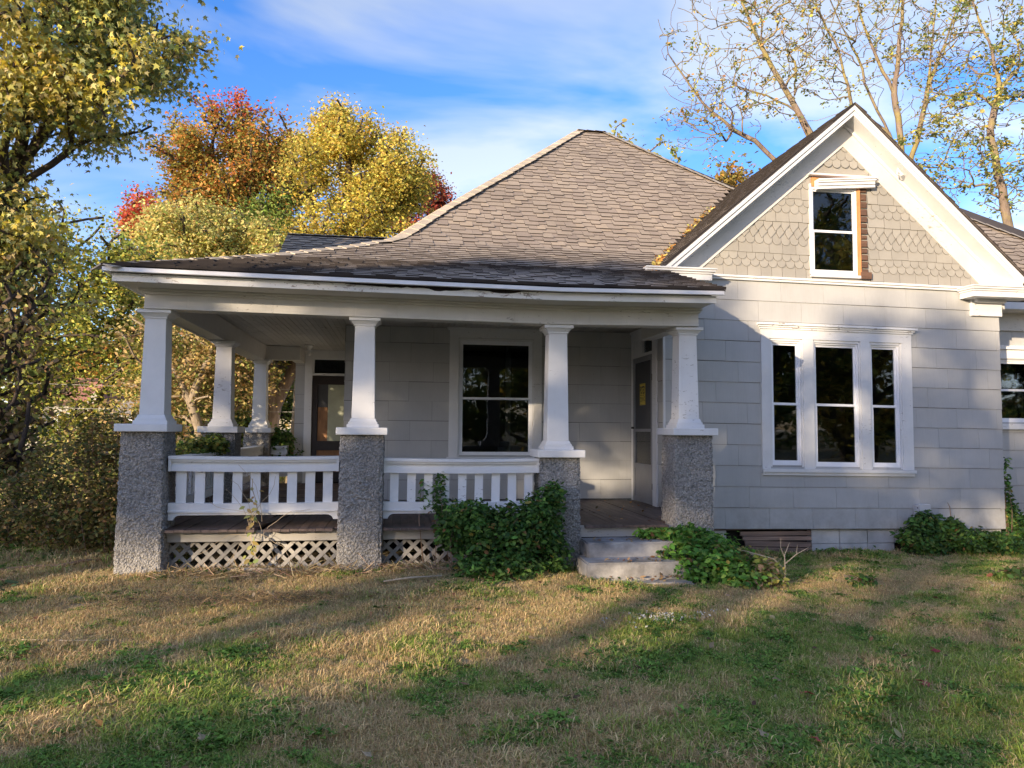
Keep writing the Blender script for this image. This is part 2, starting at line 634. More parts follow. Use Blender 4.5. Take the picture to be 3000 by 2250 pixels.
def gz(x, y):
    """height of the lawn"""
    z = 0.07 * sstep(4.5, 7.6, y) * (1 - sstep(2.0, 4.0, x)) - 0.11 * sstep(3.0, 5.4, x) * sstep(6.8, 9.2, y)
    z = z + (vnoise(x, y, 0.9, 5, 3) - 0.5) * 0.07 * sstep(1.0, 3.0, y)
    z = z + (vnoise(x, y, 0.05, 8, 2) - 0.5) * 0.8 * sstep(16, 60, np.hypot(x, y))
    return z


def gzf(x, y):
    return float(gz(np.array([x]), np.array([y]))[0])


def dryness(x, y):
    """0 green .. 1 dry; follows the patches of the lawn"""
    n = vnoise(x, y, 1.7, 3, 4)
    big = vnoise(x, y, 0.42, 9, 2)
    base = 0.38 + 0.42 * sstep(4.9, 6.0, y) - 0.22 * sstep(8.2, 9.2, y) * sstep(3.2, 4.5, x) - 0.05 * sstep(0.8, 3.2, x) * (1 - sstep(5.0, 6.5, y))
    return np.clip((n - 0.5) * 2.6 + (big - 0.5) * 1.1 + base + (vnoise(x, y, 5.0, 13, 2) - 0.5) * 1.2, 0.22, 0.97)


# ------------------------------------------------------------------ ground
def axis(lo, hi, step, far, n):
    a = np.arange(lo, hi + 1e-6, step)
    g1 = lo - np.geomspace(step * 2, far, n)[::-1]
    g2 = hi + np.geomspace(step * 2, far, n)
    return np.concatenate([g1, a, g2])


gx = axis(-7, 11, 0.06, 900, 34)
gy = axis(2.4, 10.6, 0.055, 900, 34)
GX, GY = np.meshgrid(gx, gy)
gxx, gyy = GX.ravel(), GY.ravel()
gzz = gz(gxx, gyy)
nx, ny = len(gx), len(gy)
idx = np.arange(nx * ny).reshape(ny, nx)
GF = np.stack([idx[:-1, :-1], idx[:-1, 1:], idx[1:, 1:], idx[1:, :-1]], -1).reshape(-1, 4)
dr = dryness(gxx, gyy)[:, None]
fine = vnoise(gxx, gyy, 9, 21, 2)[:, None]
ground_green = np.array([0.16, 0.165, 0.07])
ground_dry = np.array([0.38, 0.285, 0.17])
gc = ground_green * (1 - dr) + ground_dry * dr
gc = gc * (0.6 + 0.8 * fine)
mt, t, b = new_mat("lawn_soil")
at = t.nodes.new('ShaderNodeAttribute')
at.attribute_name = "Col"
col = mixcol(t, 1.0, at.outputs['Color'], ramp(t, pos_noise(t, 55, 5, 0.75), [(0.3, 0.45), (0.7, 1.35)]), 'MULTIPLY')
lk(t, col, b.inputs['Base Color'])
b.inputs['Roughness'].default_value = 1.0
bump(t, b, pos_noise(t, 70, 4, 0.7), 0.8, 0.02)
M['lawn'] = mt
ground = link(bpy.data.objects.new("ground", mesh_np("ground", np.stack([gxx, gyy, gzz], -1), GF, M['lawn'], gc, smooth=True)))
tag(ground, kind='structure')

# street far on the left
mb = MB().box(-60, -14, 30, 36, -0.3, 0.0)
rd = link(bpy.data.objects.new("street", mesh_np("street", [(-80, 30, 0.42), (-9, 30, 0.42), (-9, 35, 0.42), (-80, 35, 0.42)], [(0, 1, 2, 3)], M['asphalt'])))
tag(rd, kind='structure')

# ------------------------------------------------------------------ THE HOUSE
house = empty("house", (3.0, 10.6, 0.0))
tag(house, "grey one-storey house with wraparound porch, hipped shingle roof and white gable", "house")


def sag(x):
    return float(np.interp(x, [-2.8, -0.4, 1.6, 3.4], [0.02, -0.004, -0.022, 0.004]))


def wsag(x, y, z):
    return (x, y, z + sag(x))


def wwing(x, y, z):
    return (x, y, z - 0.0108 * (x - 4.38))


def rect_sub(r, holes):
    rs = [r]
    for h in holes:
        nr = []
        for (a0, a1, c0, c1) in rs:
            if h[0] >= a1 or h[1] <= a0 or h[2] >= c1 or h[3] <= c0:
                nr.append((a0, a1, c0, c1))
                continue
            if h[0] > a0:
                nr.append((a0, h[0], c0, c1))
            if h[1] < a1:
                nr.append((h[1], a1, c0, c1))
            m0, m1 = max(a0, h[0]), min(a1, h[1])
            if h[2] > c0:
                nr.append((m0, m1, c0, h[2]))
            if h[3] < c1:
                nr.append((m0, m1, h[3], c1))
        rs = nr
    return rs


def siding(part, axis_, pl, u0, u1, z0, pitch, nrow, ztop, holes, offs, seed, warp=None, width=0.607, thick=0.3):
    """wall sheathing plus lapped siding panels. axis_ 'y': wall in plane y=pl facing -y. 'x': plane x=pl facing -x"""
    rr = random.Random(seed)

    def P(u, d, z):
        return (u, pl - d, z) if axis_ == 'y' else (pl - d, u, z)

    def slab(mbx, u0_, u1_, z0_, z1_, d0b, d1b, d0t, d1t):
        # d0 outer, d1 inner
        p = [P(u0_, d0b, z0_), P(u1_, d0b, z0_), P(u1_, d1b, z0_), P(u0_, d1b, z0_), P(u0_, d0t, z1_), P(u1_, d0t, z1_), P(u1_, d1t, z1_), P(u0_, d1t, z1_)]
        mbx.quadhex(p)
    sh = MB()
    for (a0, a1, c0, c1) in rect_sub((u0, u1, z0 - 0.01, ztop), holes):
        slab(sh, a0, a1, c0, c1, 0.0, -0.12, 0.0, -0.12)
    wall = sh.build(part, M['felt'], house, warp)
    k = 0
    cache = {}
    for r in range(nrow):
        zb = z0 + r * pitch
        off = offs[r % len(offs)] + rr.uniform(-0.02, 0.02)
        u = off - math.ceil((off - u0) / width + 1) * width
        while u < u1:
            a0, a1 = max(u, u0), min(u + width, u1)
            u += width
            if a1 - a0 < 0.01:
                continue
            dz = rr.uniform(-0.003, 0.002)
            gap = 0.0014
            zt = min(zb + pitch, ztop)
            full = (a1 - a0 > width - 1e-4) and zt == zb + pitch
            rs = rect_sub((a0 + gap, a1 - gap, zb, zt - 0.0045), holes)
            if not rs:
                continue
            whole = len(rs) == 1 and full and abs((rs[0][1] - rs[0][0]) - (width - 2 * gap)) < 1e-6 and abs(rs[0][3] - rs[0][2] - pitch + 0.0045) < 1e-6
            um, zm = (a0 + a1) / 2, zb
            base = Vector(P(um, 0, zm + dz))
            if warp:
                base = Vector(warp(*base))
            if whole and 'full' in cache:
                me = cache['full']
            else:
                mbx = MB()
                for (b0, b1, c0, c1) in rs:
                    dd = lambda z: 0.0135 - 0.0095 * (z - zb) / pitch
                    slab(mbx, b0 - um, b1 - um, c0 - zm, c1 - zm, dd(c0), -0.004, dd(c1), -0.004)
                sl = -0.0108 if warp else 0.0
                loc0 = Vector(P(0, 0, 0))
                if len(rs) > 1 and not whole:
                    # pieces on either side of an opening are separate panels
                    groups_ = []
                    for q_ in rs:
                        hit = [g_ for g_ in groups_ if any(min(q_[1], w_[1]) - max(q_[0], w_[0]) > -1e-5 and min(q_[3], w_[3]) - max(q_[2], w_[2]) > -1e-5 for w_ in g_)]
                        new_ = [q_]
                        for g_ in hit:
                            new_ += g_
                            groups_.remove(g_)
                        groups_.append(new_)
                    for g_ in groups_[1:]:
                        m2 = MB()
                        for (b0, b1, c0, c1) in g_:
                            slab(m2, b0 - um, b1 - um, c0 - zm, c1 - zm, dd(c0), -0.004, dd(c1), -0.004)
                        v2 = [(q[0] - (0 if axis_ == 'y' else loc0.x), q[1] - (loc0.y if axis_ == 'y' else 0), q[2] + (sl * q[0] if axis_ == 'y' else 0)) for q in m2.v]
                        me2 = bpy.data.meshes.new("siding_panel")
                        me2.from_pydata(v2, [], m2.f)
                        me2.materials.append(M['siding'])
                        link(bpy.data.objects.new("siding_panel", me2), base, wall)
                    mbx = MB()
                    for (b0, b1, c0, c1) in groups_[0]:
                        slab(mbx, b0 - um, b1 - um, c0 - zm, c1 - zm, dd(c0), -0.004, dd(c1), -0.004)
                vv = [(q[0] - (0 if axis_ == 'y' else loc0.x), q[1] - (loc0.y if axis_ == 'y' else 0), q[2] + (sl * q[0] if axis_ == 'y' else 0)) for q in mbx.v]
                me = bpy.data.meshes.new("siding_panel")
                me.from_pydata(vv, [], mbx.f)
                me.materials.append(M['siding'])
                if whole:
                    cache['full'] = me
            link(bpy.data.objects.new("siding_panel", me), base, wall)
    return wall


# openings
WIN = [(4.83, 5.245, 1.075, 2.71), (5.44, 6.075, 1.06, 2.705), (6.255, 6.675, 1.06, 2.705)]
WH = [(a - 0.01, b_ + 0.01, c, d) for a, b_, c, d in WIN]
wing_wall = siding("front_wing_wall", 'y', 9.25, 3.374, 8.215, 0.251, 0.2712, 12, 3.52, WH, [0.545, 0.246, 0.43, 0.12], 1, wwing)
porch_wall = siding("porch_wall", 'y', 10.6, -0.76, 3.37, 0.525, 0.2735, 9, 2.94, [(0.83, 1.88, 1.14, 2.78)], [-0.163, 0.13], 2)
entry_wall = siding("entry_side_wall", 'x', 3.37, 9.26, 10.6, 0.525, 0.272, 9, 2.94, [(9.66, 10.51, 0.0, 2.80)], [9.9, 9.6], 3)
rear_wall = siding("rear_porch_wall", 'y', 14.2, -1.90, -0.76, 0.525, 0.266, 9, 2.94, [(-1.60, -0.78, 0.0, 2.82)], [-1.3, -1.6], 4)
siding("side_wall", 'x', -0.76, 10.72, 14.2, 0.525, 0.272, 9, 2.94, [], [11.3, 11.6], 5)
recess_wall = siding("recessed_side_wall", 'y', 10.3, 8.215, 12.5, 0.18, 0.268, 13, 3.5, [(9.05, 10.0, 1.68, 2.64)], [9.35, 9.05], 6)
MB().box(8.105, 8.215, 9.372, 10.3, 0.2, 3.5).build("wing_return_wall", M['siding'], house)
MB().box(-1.90, -1.78, 14.32, 17, 0.2, 2.94).build("rear_return_wall", M['siding'], house)


MB().box(3.345, 3.373, 9.232, 9.262, 0.24, 2.92).build("corner_board", M['trim'], house)


# rooms behind the glass (closed boxes without a front)
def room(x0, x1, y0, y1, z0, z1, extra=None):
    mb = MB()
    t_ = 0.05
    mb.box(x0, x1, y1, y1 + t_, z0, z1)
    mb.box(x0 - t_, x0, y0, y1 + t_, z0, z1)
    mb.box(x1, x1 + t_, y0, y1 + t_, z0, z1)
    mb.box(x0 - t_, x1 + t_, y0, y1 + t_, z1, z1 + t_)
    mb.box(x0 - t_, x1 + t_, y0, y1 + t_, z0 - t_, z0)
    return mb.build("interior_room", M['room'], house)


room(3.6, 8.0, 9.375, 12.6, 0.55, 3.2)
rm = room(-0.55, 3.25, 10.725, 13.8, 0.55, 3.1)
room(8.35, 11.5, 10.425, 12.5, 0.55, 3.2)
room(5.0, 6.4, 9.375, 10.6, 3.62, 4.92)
mb = MB().box(1.72, 1.76, 12.2, 12.26, 1.15, 2.9).box(1.76, 1.80, 12.18, 12.26, 1.15, 2.86)
for i in range(5):
    mb.box(1.45 + i * 0.07, 1.56 + i * 0.07, 12.1, 12.5, 0.95 + i * 0.09, 1.04 + i * 0.09)
mb.build("banister", M['roompale'], rm)


# windows
def casing_board(mb, x0, x1, z0, z1, Y, p=0.028):
    mb.box(x0, x1, Y - p, Y + 0.02, z0, z1)


def sash_window(part, x0, x1, z0, z1, zr, Y, warp, fr=0.038):
    """vinyl double hung unit set back in its opening"""
    mb = MB()
    y0, y1 = Y + 0.018, Y + 0.075
    f = 0.022
    mb.box(x0, x0 + f, y0 - 0.012, y1, z0, z1)
    mb.box(x1 - f, x1, y0 - 0.012, y1, z0, z1)
    mb.box(x0 + f, x1 - f, y0 - 0.012, y1, z1 - f, z1)
    mb.box(x0 + f, x1 - f, y0 - 0.012, y1, z0, z0 + f * 1.3)
    mb.build("window_frame", M['vinyl'], part, warp)
    s = 0.024
    for (a, c, yo) in ((zr - 0.006, z1 - f, 0.012), (z0 + f * 1.3, zr + 0.03, 0.0)):
        mb = MB()
        ya, yb = y0 + yo, y0 + yo + 0.03
        xa, xb = x0 + f, x1 - f
        mb.box(xa, xa + s, ya, yb, a, c)
        mb.box(xb - s, xb, ya, yb, a, c)
        mb.box(xa + s, xb - s, ya, yb, c - s * 1.3, c)
        mb.box(xa + s, xb - s, ya, yb, a, a + s * 1.4)
        mb.build("sash", M['vinyl'], part, warp)
        MB().box(xa + s - 0.004, xb - s + 0.004, ya + 0.012, ya + 0.016, a + s * 1.4 - 0.004, c - s * 1.3 + 0.004).build("pane", M['glass'], part, warp)


# triple window of the wing
tw = empty("triple_window", (5.77, 9.25, 0.95), house)
Y = 9.25
mb = MB()
casing_board(mb, 4.685, 4.80, 1.03, 2.74, Y)
casing_board(mb, 5.27, 5.42, 1.03, 2.74, Y)
casing_board(mb, 6.10, 6.235, 1.03, 2.74, Y)
casing_board(mb, 6.70, 6.852, 1.03, 2.74, Y)
casing_board(mb, 4.685, 6.852, 2.74, 2.86, Y, 0.030)
for (a, b_, c, d) in WIN:   # jamb linings and stops
    mb.box(a - 0.03, a, Y - 0.014, Y + 0.05, c - 0.02, d + 0.02)
    mb.box(b_, b_ + 0.03, Y - 0.014, Y + 0.05, c - 0.02, d + 0.02)
    mb.box(a, b_, Y - 0.014, Y + 0.05, d, d + 0.035)
mb.build("casing", M['trim'], tw, wwing)
mb = MB()
mb.box(4.67, 6.87, Y - 0.045, Y, 2.862, 2.885)
mb.box(4.655, 6.885, Y - 0.062, Y, 2.887, 2.91)
mb.box(4.635, 6.91, Y - 0.085, Y, 2.912, 2.94)
mb.build("crown_moulding", M['peel'], tw, wwing)
mb = MB().box(4.68, 6.865, Y - 0.06, Y + 0.06, 0.985, 1.028).box(4.69, 6.855, Y - 0.035, Y, 0.945, 0.983)
mb.build("sill", M['trim'], tw, wwing)
for (a, b_, c, d) in WIN:
    sash_window(tw, a, b_, c, d, 1.865, Y, wwing)

# tall porch window
pw = empty("porch_window", (1.35, 10.6, 1.05), house)
Y = 10.6
mb = MB()
casing_board(mb, 0.688, 0.815, 1.10, 2.80, Y)
casing_board(mb, 1.895, 2.013, 1.10, 2.80, Y)
casing_board(mb, 0.688, 2.013, 2.80, 2.925, Y, 0.030)
mb.box(0.80, 0.835, Y - 0.014, Y + 0.05, 1.12, 2.79).box(1.875, 1.905, Y - 0.014, Y + 0.05, 1.12, 2.79).box(0.835, 1.875, Y - 0.014, Y + 0.05, 2.765, 2.795)
mb.build("casing", M['trim'], pw)
MB().box(0.65, 2.05, Y - 0.06, Y, 2.927, 2.95).box(0.665, 2.035, Y - 0.045, Y, 2.905, 2.925).build("crown_moulding", M['trim'], pw)
MB().box(0.66, 2.04, Y - 0.07, Y + 0.06, 1.065, 1.115).build("sill", M['trim'], pw)
sash_window(pw, 0.835, 1.875, 1.125, 2.765, 1.93, Y, None)

# window in the recess on the right
rw = empty("recess_window", (9.6, 10.3, 1.5), house)
Y = 10.3
mb = MB()
casing_board(mb, 8.95, 9.05, 1.66, 2.66, Y)
casing_board(mb, 10.0, 10.1, 1.66, 2.66, Y)
casing_board(mb, 8.93, 10.12, 2.66, 2.80, Y, 0.030)
mb.build("casing", M['trim'], rw)
MB().box(8.90, 10.15, Y - 0.07, Y, 2.80, 2.86).build("crown_moulding", M['trim'], rw)
MB().box(8.92, 10.13, Y - 0.07, Y + 0.05, 1.57, 1.655).build("sill", M['peel'], rw)
sash_window(rw, 9.05, 10.0, 1.68, 2.64, 2.16, Y, None)

# ---------------- gable
GX0, GZ0 = 5.905, 5.86             # rake apex (front)
SL, SR = 0.862, 0.905


def gl_z(x):                       # outer roof line of the gable
    return GZ0 - SL * (GX0 - x) if x < GX0 else GZ0 - SR * (x - GX0)


mb = MB()
gw_hole = (5.42, 6.07, 3.63, 4.80)
# gable wall sheathing (left, right of the window, above)
yw = 9.25
mb.prism([(3.5, 3.50), (5.42, 3.50), (5.42, gl_z(5.42) - 0.2), (3.5, gl_z(3.5) - 0.2)], yw, yw + 0.1)
mb.prism([(6.07, 3.50), (8.3, 3.40), (8.3, gl_z(8.3) - 0.16), (6.07, gl_z(6.07) - 0.2)], yw, yw + 0.1)
mb.prism([(5.42, 4.80), (6.07, 4.80), (6.07, gl_z(6.07) - 0.2), (5.905, 5.66), (5.42, gl_z(5.42) - 0.2)], yw, yw + 0.1)
mb.prism([(5.42, 3.50), (6.07, 3.50), (6.07, 3.63), (5.42, 3.63)], yw, yw + 0.1)
gable_wall = mb.build("gable_wall", M['scale'], house)
courses = [(3.56, 'r'), (3.684, 's'), (3.775, 's'), (3.876, 'r'), (3.995, 's'), (4.09, 'd'), (4.185, 'd'), (4.31, 'r'), (4.43, 's'), (4.53, 's'), (4.63, 'r'), (4.77, 's'), (4.87, 's'), (4.97, 'r'), (5.10, 's'), (5.21, 's'), (5.33, 's')]
SW = 0.125
gcache = {}


def scale_mesh(kind, w, h):
    key = (kind, round(w, 3), round(h, 2))
    if key in gcache:
        return gcache[key]
    hw = w / 2 - 0.002
    if kind == 's':
        pts = [(-hw, h)] + [(-hw * math.cos(a), hw * (1 - math.sin(a))) for a in np.linspace(0, PI, 9)] + [(hw, h)]
    elif kind == 'd':
        pts = [(-hw, h), (-hw, 0.055), (-hw * 0.45, -0.012), (hw * 0.98, 0.082), (hw * 0.98, h)]
    else:
        pts = [(-hw, h), (-hw, 0), (hw, 0), (hw, h)]
    n = len(pts)
    V = [(x, -0.019 + 0.014 * z / h, z) for x, z in pts] + [(x, -0.002, z) for x, z in pts]
    F = [tuple(range(n)), tuple(reversed(range(n, 2 * n)))] + [((i + 1) % n, i, n + i, n + (i + 1) % n) for i in range(n)]
    me = bpy.data.meshes.new("shingle")
    me.from_pydata(V, [], F)
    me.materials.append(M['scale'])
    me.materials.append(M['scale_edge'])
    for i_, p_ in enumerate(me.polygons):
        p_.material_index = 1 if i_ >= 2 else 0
    gcache[key] = me
    return me


rr = random.Random(5)
for ci, (zb, kd) in enumerate(courses):
    ztop = courses[ci + 1][0] if ci + 1 < len(courses) else zb + 0.12
    h = round((ztop - zb) + 0.05, 2)
    x = 3.5 + (SW / 2 if ci % 2 else 0) + rr.uniform(-0.01, 0.01)
    while x < 8.25:
        w = SW if kd != 'r' else rr.choice([0.15, 0.19, 0.24])
        xc = x + w / 2
        x += w
        zc_ = zb - 0.010 * (xc - 4.38)
        if zc_ > gl_z(xc) - 0.40 or (xc + w / 2 > 5.43 and xc - w / 2 < 6.24 and zc_ < 4.96 and zc_ + h > 3.6):
            # clip rect pieces beside the window
            if kd == 'r' and zc_ < gl_z(xc) - 0.40 and (xc < 5.43 or xc > 6.24):
                if xc < 5.43:
                    w2 = 5.425 - (xc - w / 2)
                    xc = 5.425 - w2 / 2
                else:
                    w2 = (xc + w / 2) - 6.245
                    xc = 6.245 + w2 / 2
                if w2 < 0.03:
                    continue
                w = w2
            elif kd != 'r' and zc_ < gl_z(xc) - 0.40 and (xc < 5.40 or xc > 6.27):
                if xc < 5.5:
                    w2 = min(w, 5.425 - (xc - w / 2))
                    xc = (xc - w / 2) + w2 / 2
                else:
                    w2 = min(w, (xc + w / 2) - 6.245)
                    xc = (xc + w / 2) - w2 / 2
                if w2 < 0.05:
                    continue
                w = w2
            else:
                continue
        dz = rr.uniform(-0.008, 0.006)
        loc = (xc, yw - 0.0005 * (ci % 3), zc_ + dz)
        o = bpy.data.objects.new("shingle", scale_mesh(kd, w, h))
        link(o, loc, gable_wall)
        o.rotation_euler = (0, rr.uniform(-0.012, 0.012), 0)

# attic window
aw = empty("attic_window", (5.75, 9.25, 3.58), house)
Y = 9.22
sash_window(aw, 5.425, 6.085, 3.615, 4.80, 4.19, Y, None)
MB().box(5.40, 5.424, 9.215, 9.25, 3.6, 4.84).box(5.40, 6.26, 9.205, 9.25, 3.575, 3.612).build("casing", M['trim'], aw)
mb = MB()
mb.box(6.09, 6.135, 9.215, 9.262, 3.62, 4.85)
mb.box(5.44, 6.25, 9.225, 9.262, 4.81, 4.93)
mb.build("bare_stud", M['orangewood'], aw, label="bare orange wood where the casing was torn away")
mb = MB()
rr = random.Random(2)
z = 3.62
while z < 4.84:
    hh = rr.uniform(0.07, 0.11)
    mb.box(6.14, 6.235, 9.232 - rr.uniform(0, 0.014), 9.262, z, min(z + hh - 0.022, 4.86))
    mb.box(6.145 + rr.uniform(0, 0.03), 6.225, 9.222, 9.235, z + 0.01, z + hh * rr.uniform(0.3, 0.6))
    z += hh
mb.build("torn_sheathing", M['rawwood'], aw, label="torn brown sheathing boards beside the attic window")
MB().box(6.12, 6.27, 9.19, 9.24, 3.57, 3.66).build("broken_sill_end", M['rawwood'], aw)


def rot_board(name, x0, x1, z0, z1, y0, y1, ang, px, pz, mat, parent):
    mb = MB().box(x0, x1, y0, y1, z0, z1)
    c, s = math.cos(ang), math.sin(ang)
    mb.v = [(px + (x - px) * c - (z - pz) * s, y, pz + (x - px) * s + (z - pz) * c) for x, y, z in mb.v]
    return mb


mb = rot_board('', 5.46, 6.30, 4.86, 4.90, 9.13, 9.21, 0.085, 6.3, 4.93, None, None)
for (a, b_, yy) in ((4.90, 4.925, 9.11), (4.925, 4.945, 9.095), (4.82, 4.86, 9.15)):
    q = rot_board('', 5.465, 6.31, a, b_, yy, 9.212, 0.085, 6.3, 4.93, None, None)
    n = len(mb.v)
    mb.v += q.v
    mb.a += q.a
    mb.f += [tuple(i + n for i in f_) for f_ in q.f]
    mb.mi += q.mi
mb.build("hanging_head_moulding", M['peel'], aw, label="white head moulding hanging askew over the attic window")
MB().box(5.38, 6.37, 9.17, 9.25, 4.952, 4.975).build("drip_cap", M['trim'], aw)


def rake_piece(mb, x0, x1, off0, off1, y0, y1):
    """sloping board between vertical offsets below the outer roof line"""
    pts = []
    xs = [x0, x1]
    mb.prism([(x0, gl_z(x0) - off1), (x1, gl_z(x1) - off1), (x1, gl_z(x1) - off0), (x0, gl_z(x0) - off0)], y0, y1)


mb = MB()
rake_piece(mb, 3.06, GX0, 0.015, 0.085, 8.945, 8.99)
rake_piece(mb, 3.10, GX0, 0.083, 0.150, 8.965, 8.99)
mb.build("rake_board", M['trim'], house, bevel=0.004)
mb = MB()
rake_piece(mb, GX0, 8.37, 0.015, 0.085, 8.945, 8.99)
rake_piece(mb, GX0, 8.35, 0.083, 0.150, 8.965, 8.99)
mb.build("rake_board", M['trim'], house, bevel=0.004)
# soffits under the rakes
mb = MB()
for (x0, x1) in ((3.12, GX0), (GX0, 8.34)):
    rake_piece(mb, x0, x1, 0.125, 0.150, 8.99, 9.25)
mb.build("rake_soffit", M['trim'], house)
mb = MB()
rake_piece(mb, 3.44, GX0, 0.15, 0.20, 9.19, 9.235)
rake_piece(mb, GX0, 8.30, 0.15, 0.20, 9.19, 9.235)
mb.build("bed_moulding", M['trim'], house)
mb = MB()
rake_piece(mb, 3.47, GX0, 0.20, 0.475, 9.222, 9.252)
mb.build("rake_frieze", M['cream'], house)
mb = MB()
rake_piece(mb, GX0, 8.29, 0.20, 0.475, 9.222, 9.252)
mb.build("rake_frieze", M['cream'], house)
# belt course
mb = MB().box(3.9, 7.75, 9.19, 9.25, 3.525, 3.555).box(3.9, 7.75, 9.21, 9.25, 3.495, 3.525)
mb.build("belt_course", M['trim'], house, lambda x, y, z: (x, y, z - 0.0108 * (x - 4.2)), bevel=0.004)


def cornice_return(x0, x1, z0, sgn):
    mb = MB()
    for (o_, a, b_) in ((0.0, 0.0, 0.075), (0.015, 0.077, 0.10), (0.035, 0.102, 0.128), (0.05, 0.13, 0.15)):
        mb.box(x0 - (o_ if sgn > 0 else 0) - 0, x1 + (o_ if sgn < 0 else 0), 8.96 - o_, 9.22, z0 + a, z0 + b_)
    return mb


mb = cornice_return(3.02, 3.90, 3.415, -1)
mb.build("cornice_return", M['trim'], house, bevel=0.003)
mb = cornice_return(7.60, 8.52, 3.345, 1)
mb.build("cornice_return", M['trim'], house, bevel=0.003)
# little hip on top of the right return
MB().quadhex([(7.57, 8.93, 3.498), (8.5, 8.93, 3.498), (8.5, 9.2, 3.498), (7.57, 9.2, 3.498), (7.9, 9.05, 3.53), (8.4, 9.05, 3.53), (8.4, 9.21, 3.53), (7.9, 9.21, 3.53)]).build("return_cap", M['trim'], house)
MB().box(7.765, 8.23, 9.20, 9.25, 3.12, 3.345).build("frieze_block", M['trim'], house, bevel=0.004)
MB().box(7.80, 8.24, 9.13, 9.20, 3.30, 3.343).build("frieze_block_moulding", M['trim'], house)
# soffit hook and bird's-nest scrap on the right soffit
mb = MB().tube([(6.62, 9.1, gl_z(6.62) - 0.15), (6.60, 9.08, gl_z(6.6) - 0.24), (6.65, 9.07, gl_z(6.6) - 0.26)], [0.012, 0.01, 0.006], 6)
mb.tube([(6.6, 9.08, gl_z(6.6) - 0.16), (6.66, 9.06, gl_z(6.66) - 0.2), (6.69, 9.06, gl_z(6.69) - 0.17)], [0.012, 0.016, 0.008], 5)
mb.build("soffit_hook", M['trim'], house)

# ---------------- roofs
PROF = [(7.27, 2.965), (8.95, 3.495), (9.7, 3.80), (10.2, 4.04), (10.6, 4.33), (11.0, 4.67), (14.0, 7.34)]
PY = [a for a, _ in PROF]
PZ = [b_ for _, b_ in PROF]
HIP = [(7.27, -2.72), (8.434, -1.90), (8.762, -1.70), (9.018, -1.497), (9.386, -1.12), (9.774, -0.704), (10.13, -0.34), (10.226, -0.15), (10.446, 0.0), (10.79, 0.264), (11.125, 0.545), (11.757, 1.162), (12.468, 1.864), (13.314, 2.679), (14.0, 3.33)]
HY = [a for a, _ in HIP]
HXs = [b_ for _, b_ in HIP]
XAR = 3.90      # right end of the short ridge


def zmain(y):
    return float(np.interp(y, PY, PZ))


def xl(y):
    return float(np.interp(y, HY, HXs))


def xr(y):
    z = zmain(y)
    h = XAR + (14.0 - y)
    if y < 8.93:
        return 3.31
    v_ = GX0 - (GZ0 + 0.03 - z) / SL
    return min(v_, h) if z < 5.86 else h


# arc length table
arc = [0.0]
for i in range(1, len(PROF)):
    arc.append(arc[-1] + math.hypot(PY[i] - PY[i - 1], PZ[i] - PZ[i - 1]))


def yz(s):
    return float(np.interp(s, arc, PY)), float(np.interp(s, arc, PZ))


# underlay skin of main roof: front, left, right faces
mb = MB()
ys = sorted(set(PY + HY + [8.93, 8.94]))
for a, b_ in zip(ys[:-1], ys[1:]):
    mb.quadhex([(xl(a), a, zmain(a) - 0.02), ((3.31 if b_ < 8.935 else xr(a) + 0.1), a, zmain(a) - 0.02), ((3.31 if b_ < 8.935 else xr(b_) + 0.1), b_, zmain(b_) - 0.02), (xl(b_), b_, zmain(b_) - 0.02),
                (xl(a), a, zmain(a) - 0.008), ((3.31 if b_ < 8.935 else xr(a) + 0.1), a, zmain(a) - 0.008), ((3.31 if b_ < 8.935 else xr(b_) + 0.1), b_, zmain(b_) - 0.008), (xl(b_), b_, zmain(b_) - 0.008)])
for a, b_ in zip(HY[:-1], HY[1:]):
    mb.face([(xl(a), a, zmain(a)), (xl(b_), b_, zmain(b_)), (xl(b_), 20, zmain(b_)), (xl(a), 20, zmain(a))][::-1])
mb.face([(XAR, 14, 7.34), (XAR, 20, 7.34), (3.33, 20, 7.34), (3.33, 14, 7.34)])
mb.face([(XAR, 14, 7.34), (XAR + 4.4, 9.6, 3.56), (XAR + 4.4, 20, 3.56), (XAR, 20, 7.34)])
main_roof = mb.build("main_roof", M['under'], house)

_tab_cache = {}


def wear_name():
    return "shingle"


TABS = []       # (distance to camera, 8 points, rnd, roof part)


def add_tab(pts, part, rnd):
    c = np.mean(np.array(pts), 0)
    TABS.append((float(np.linalg.norm(c - np.array([0, 0, 1.5]))), pts, rnd, part))


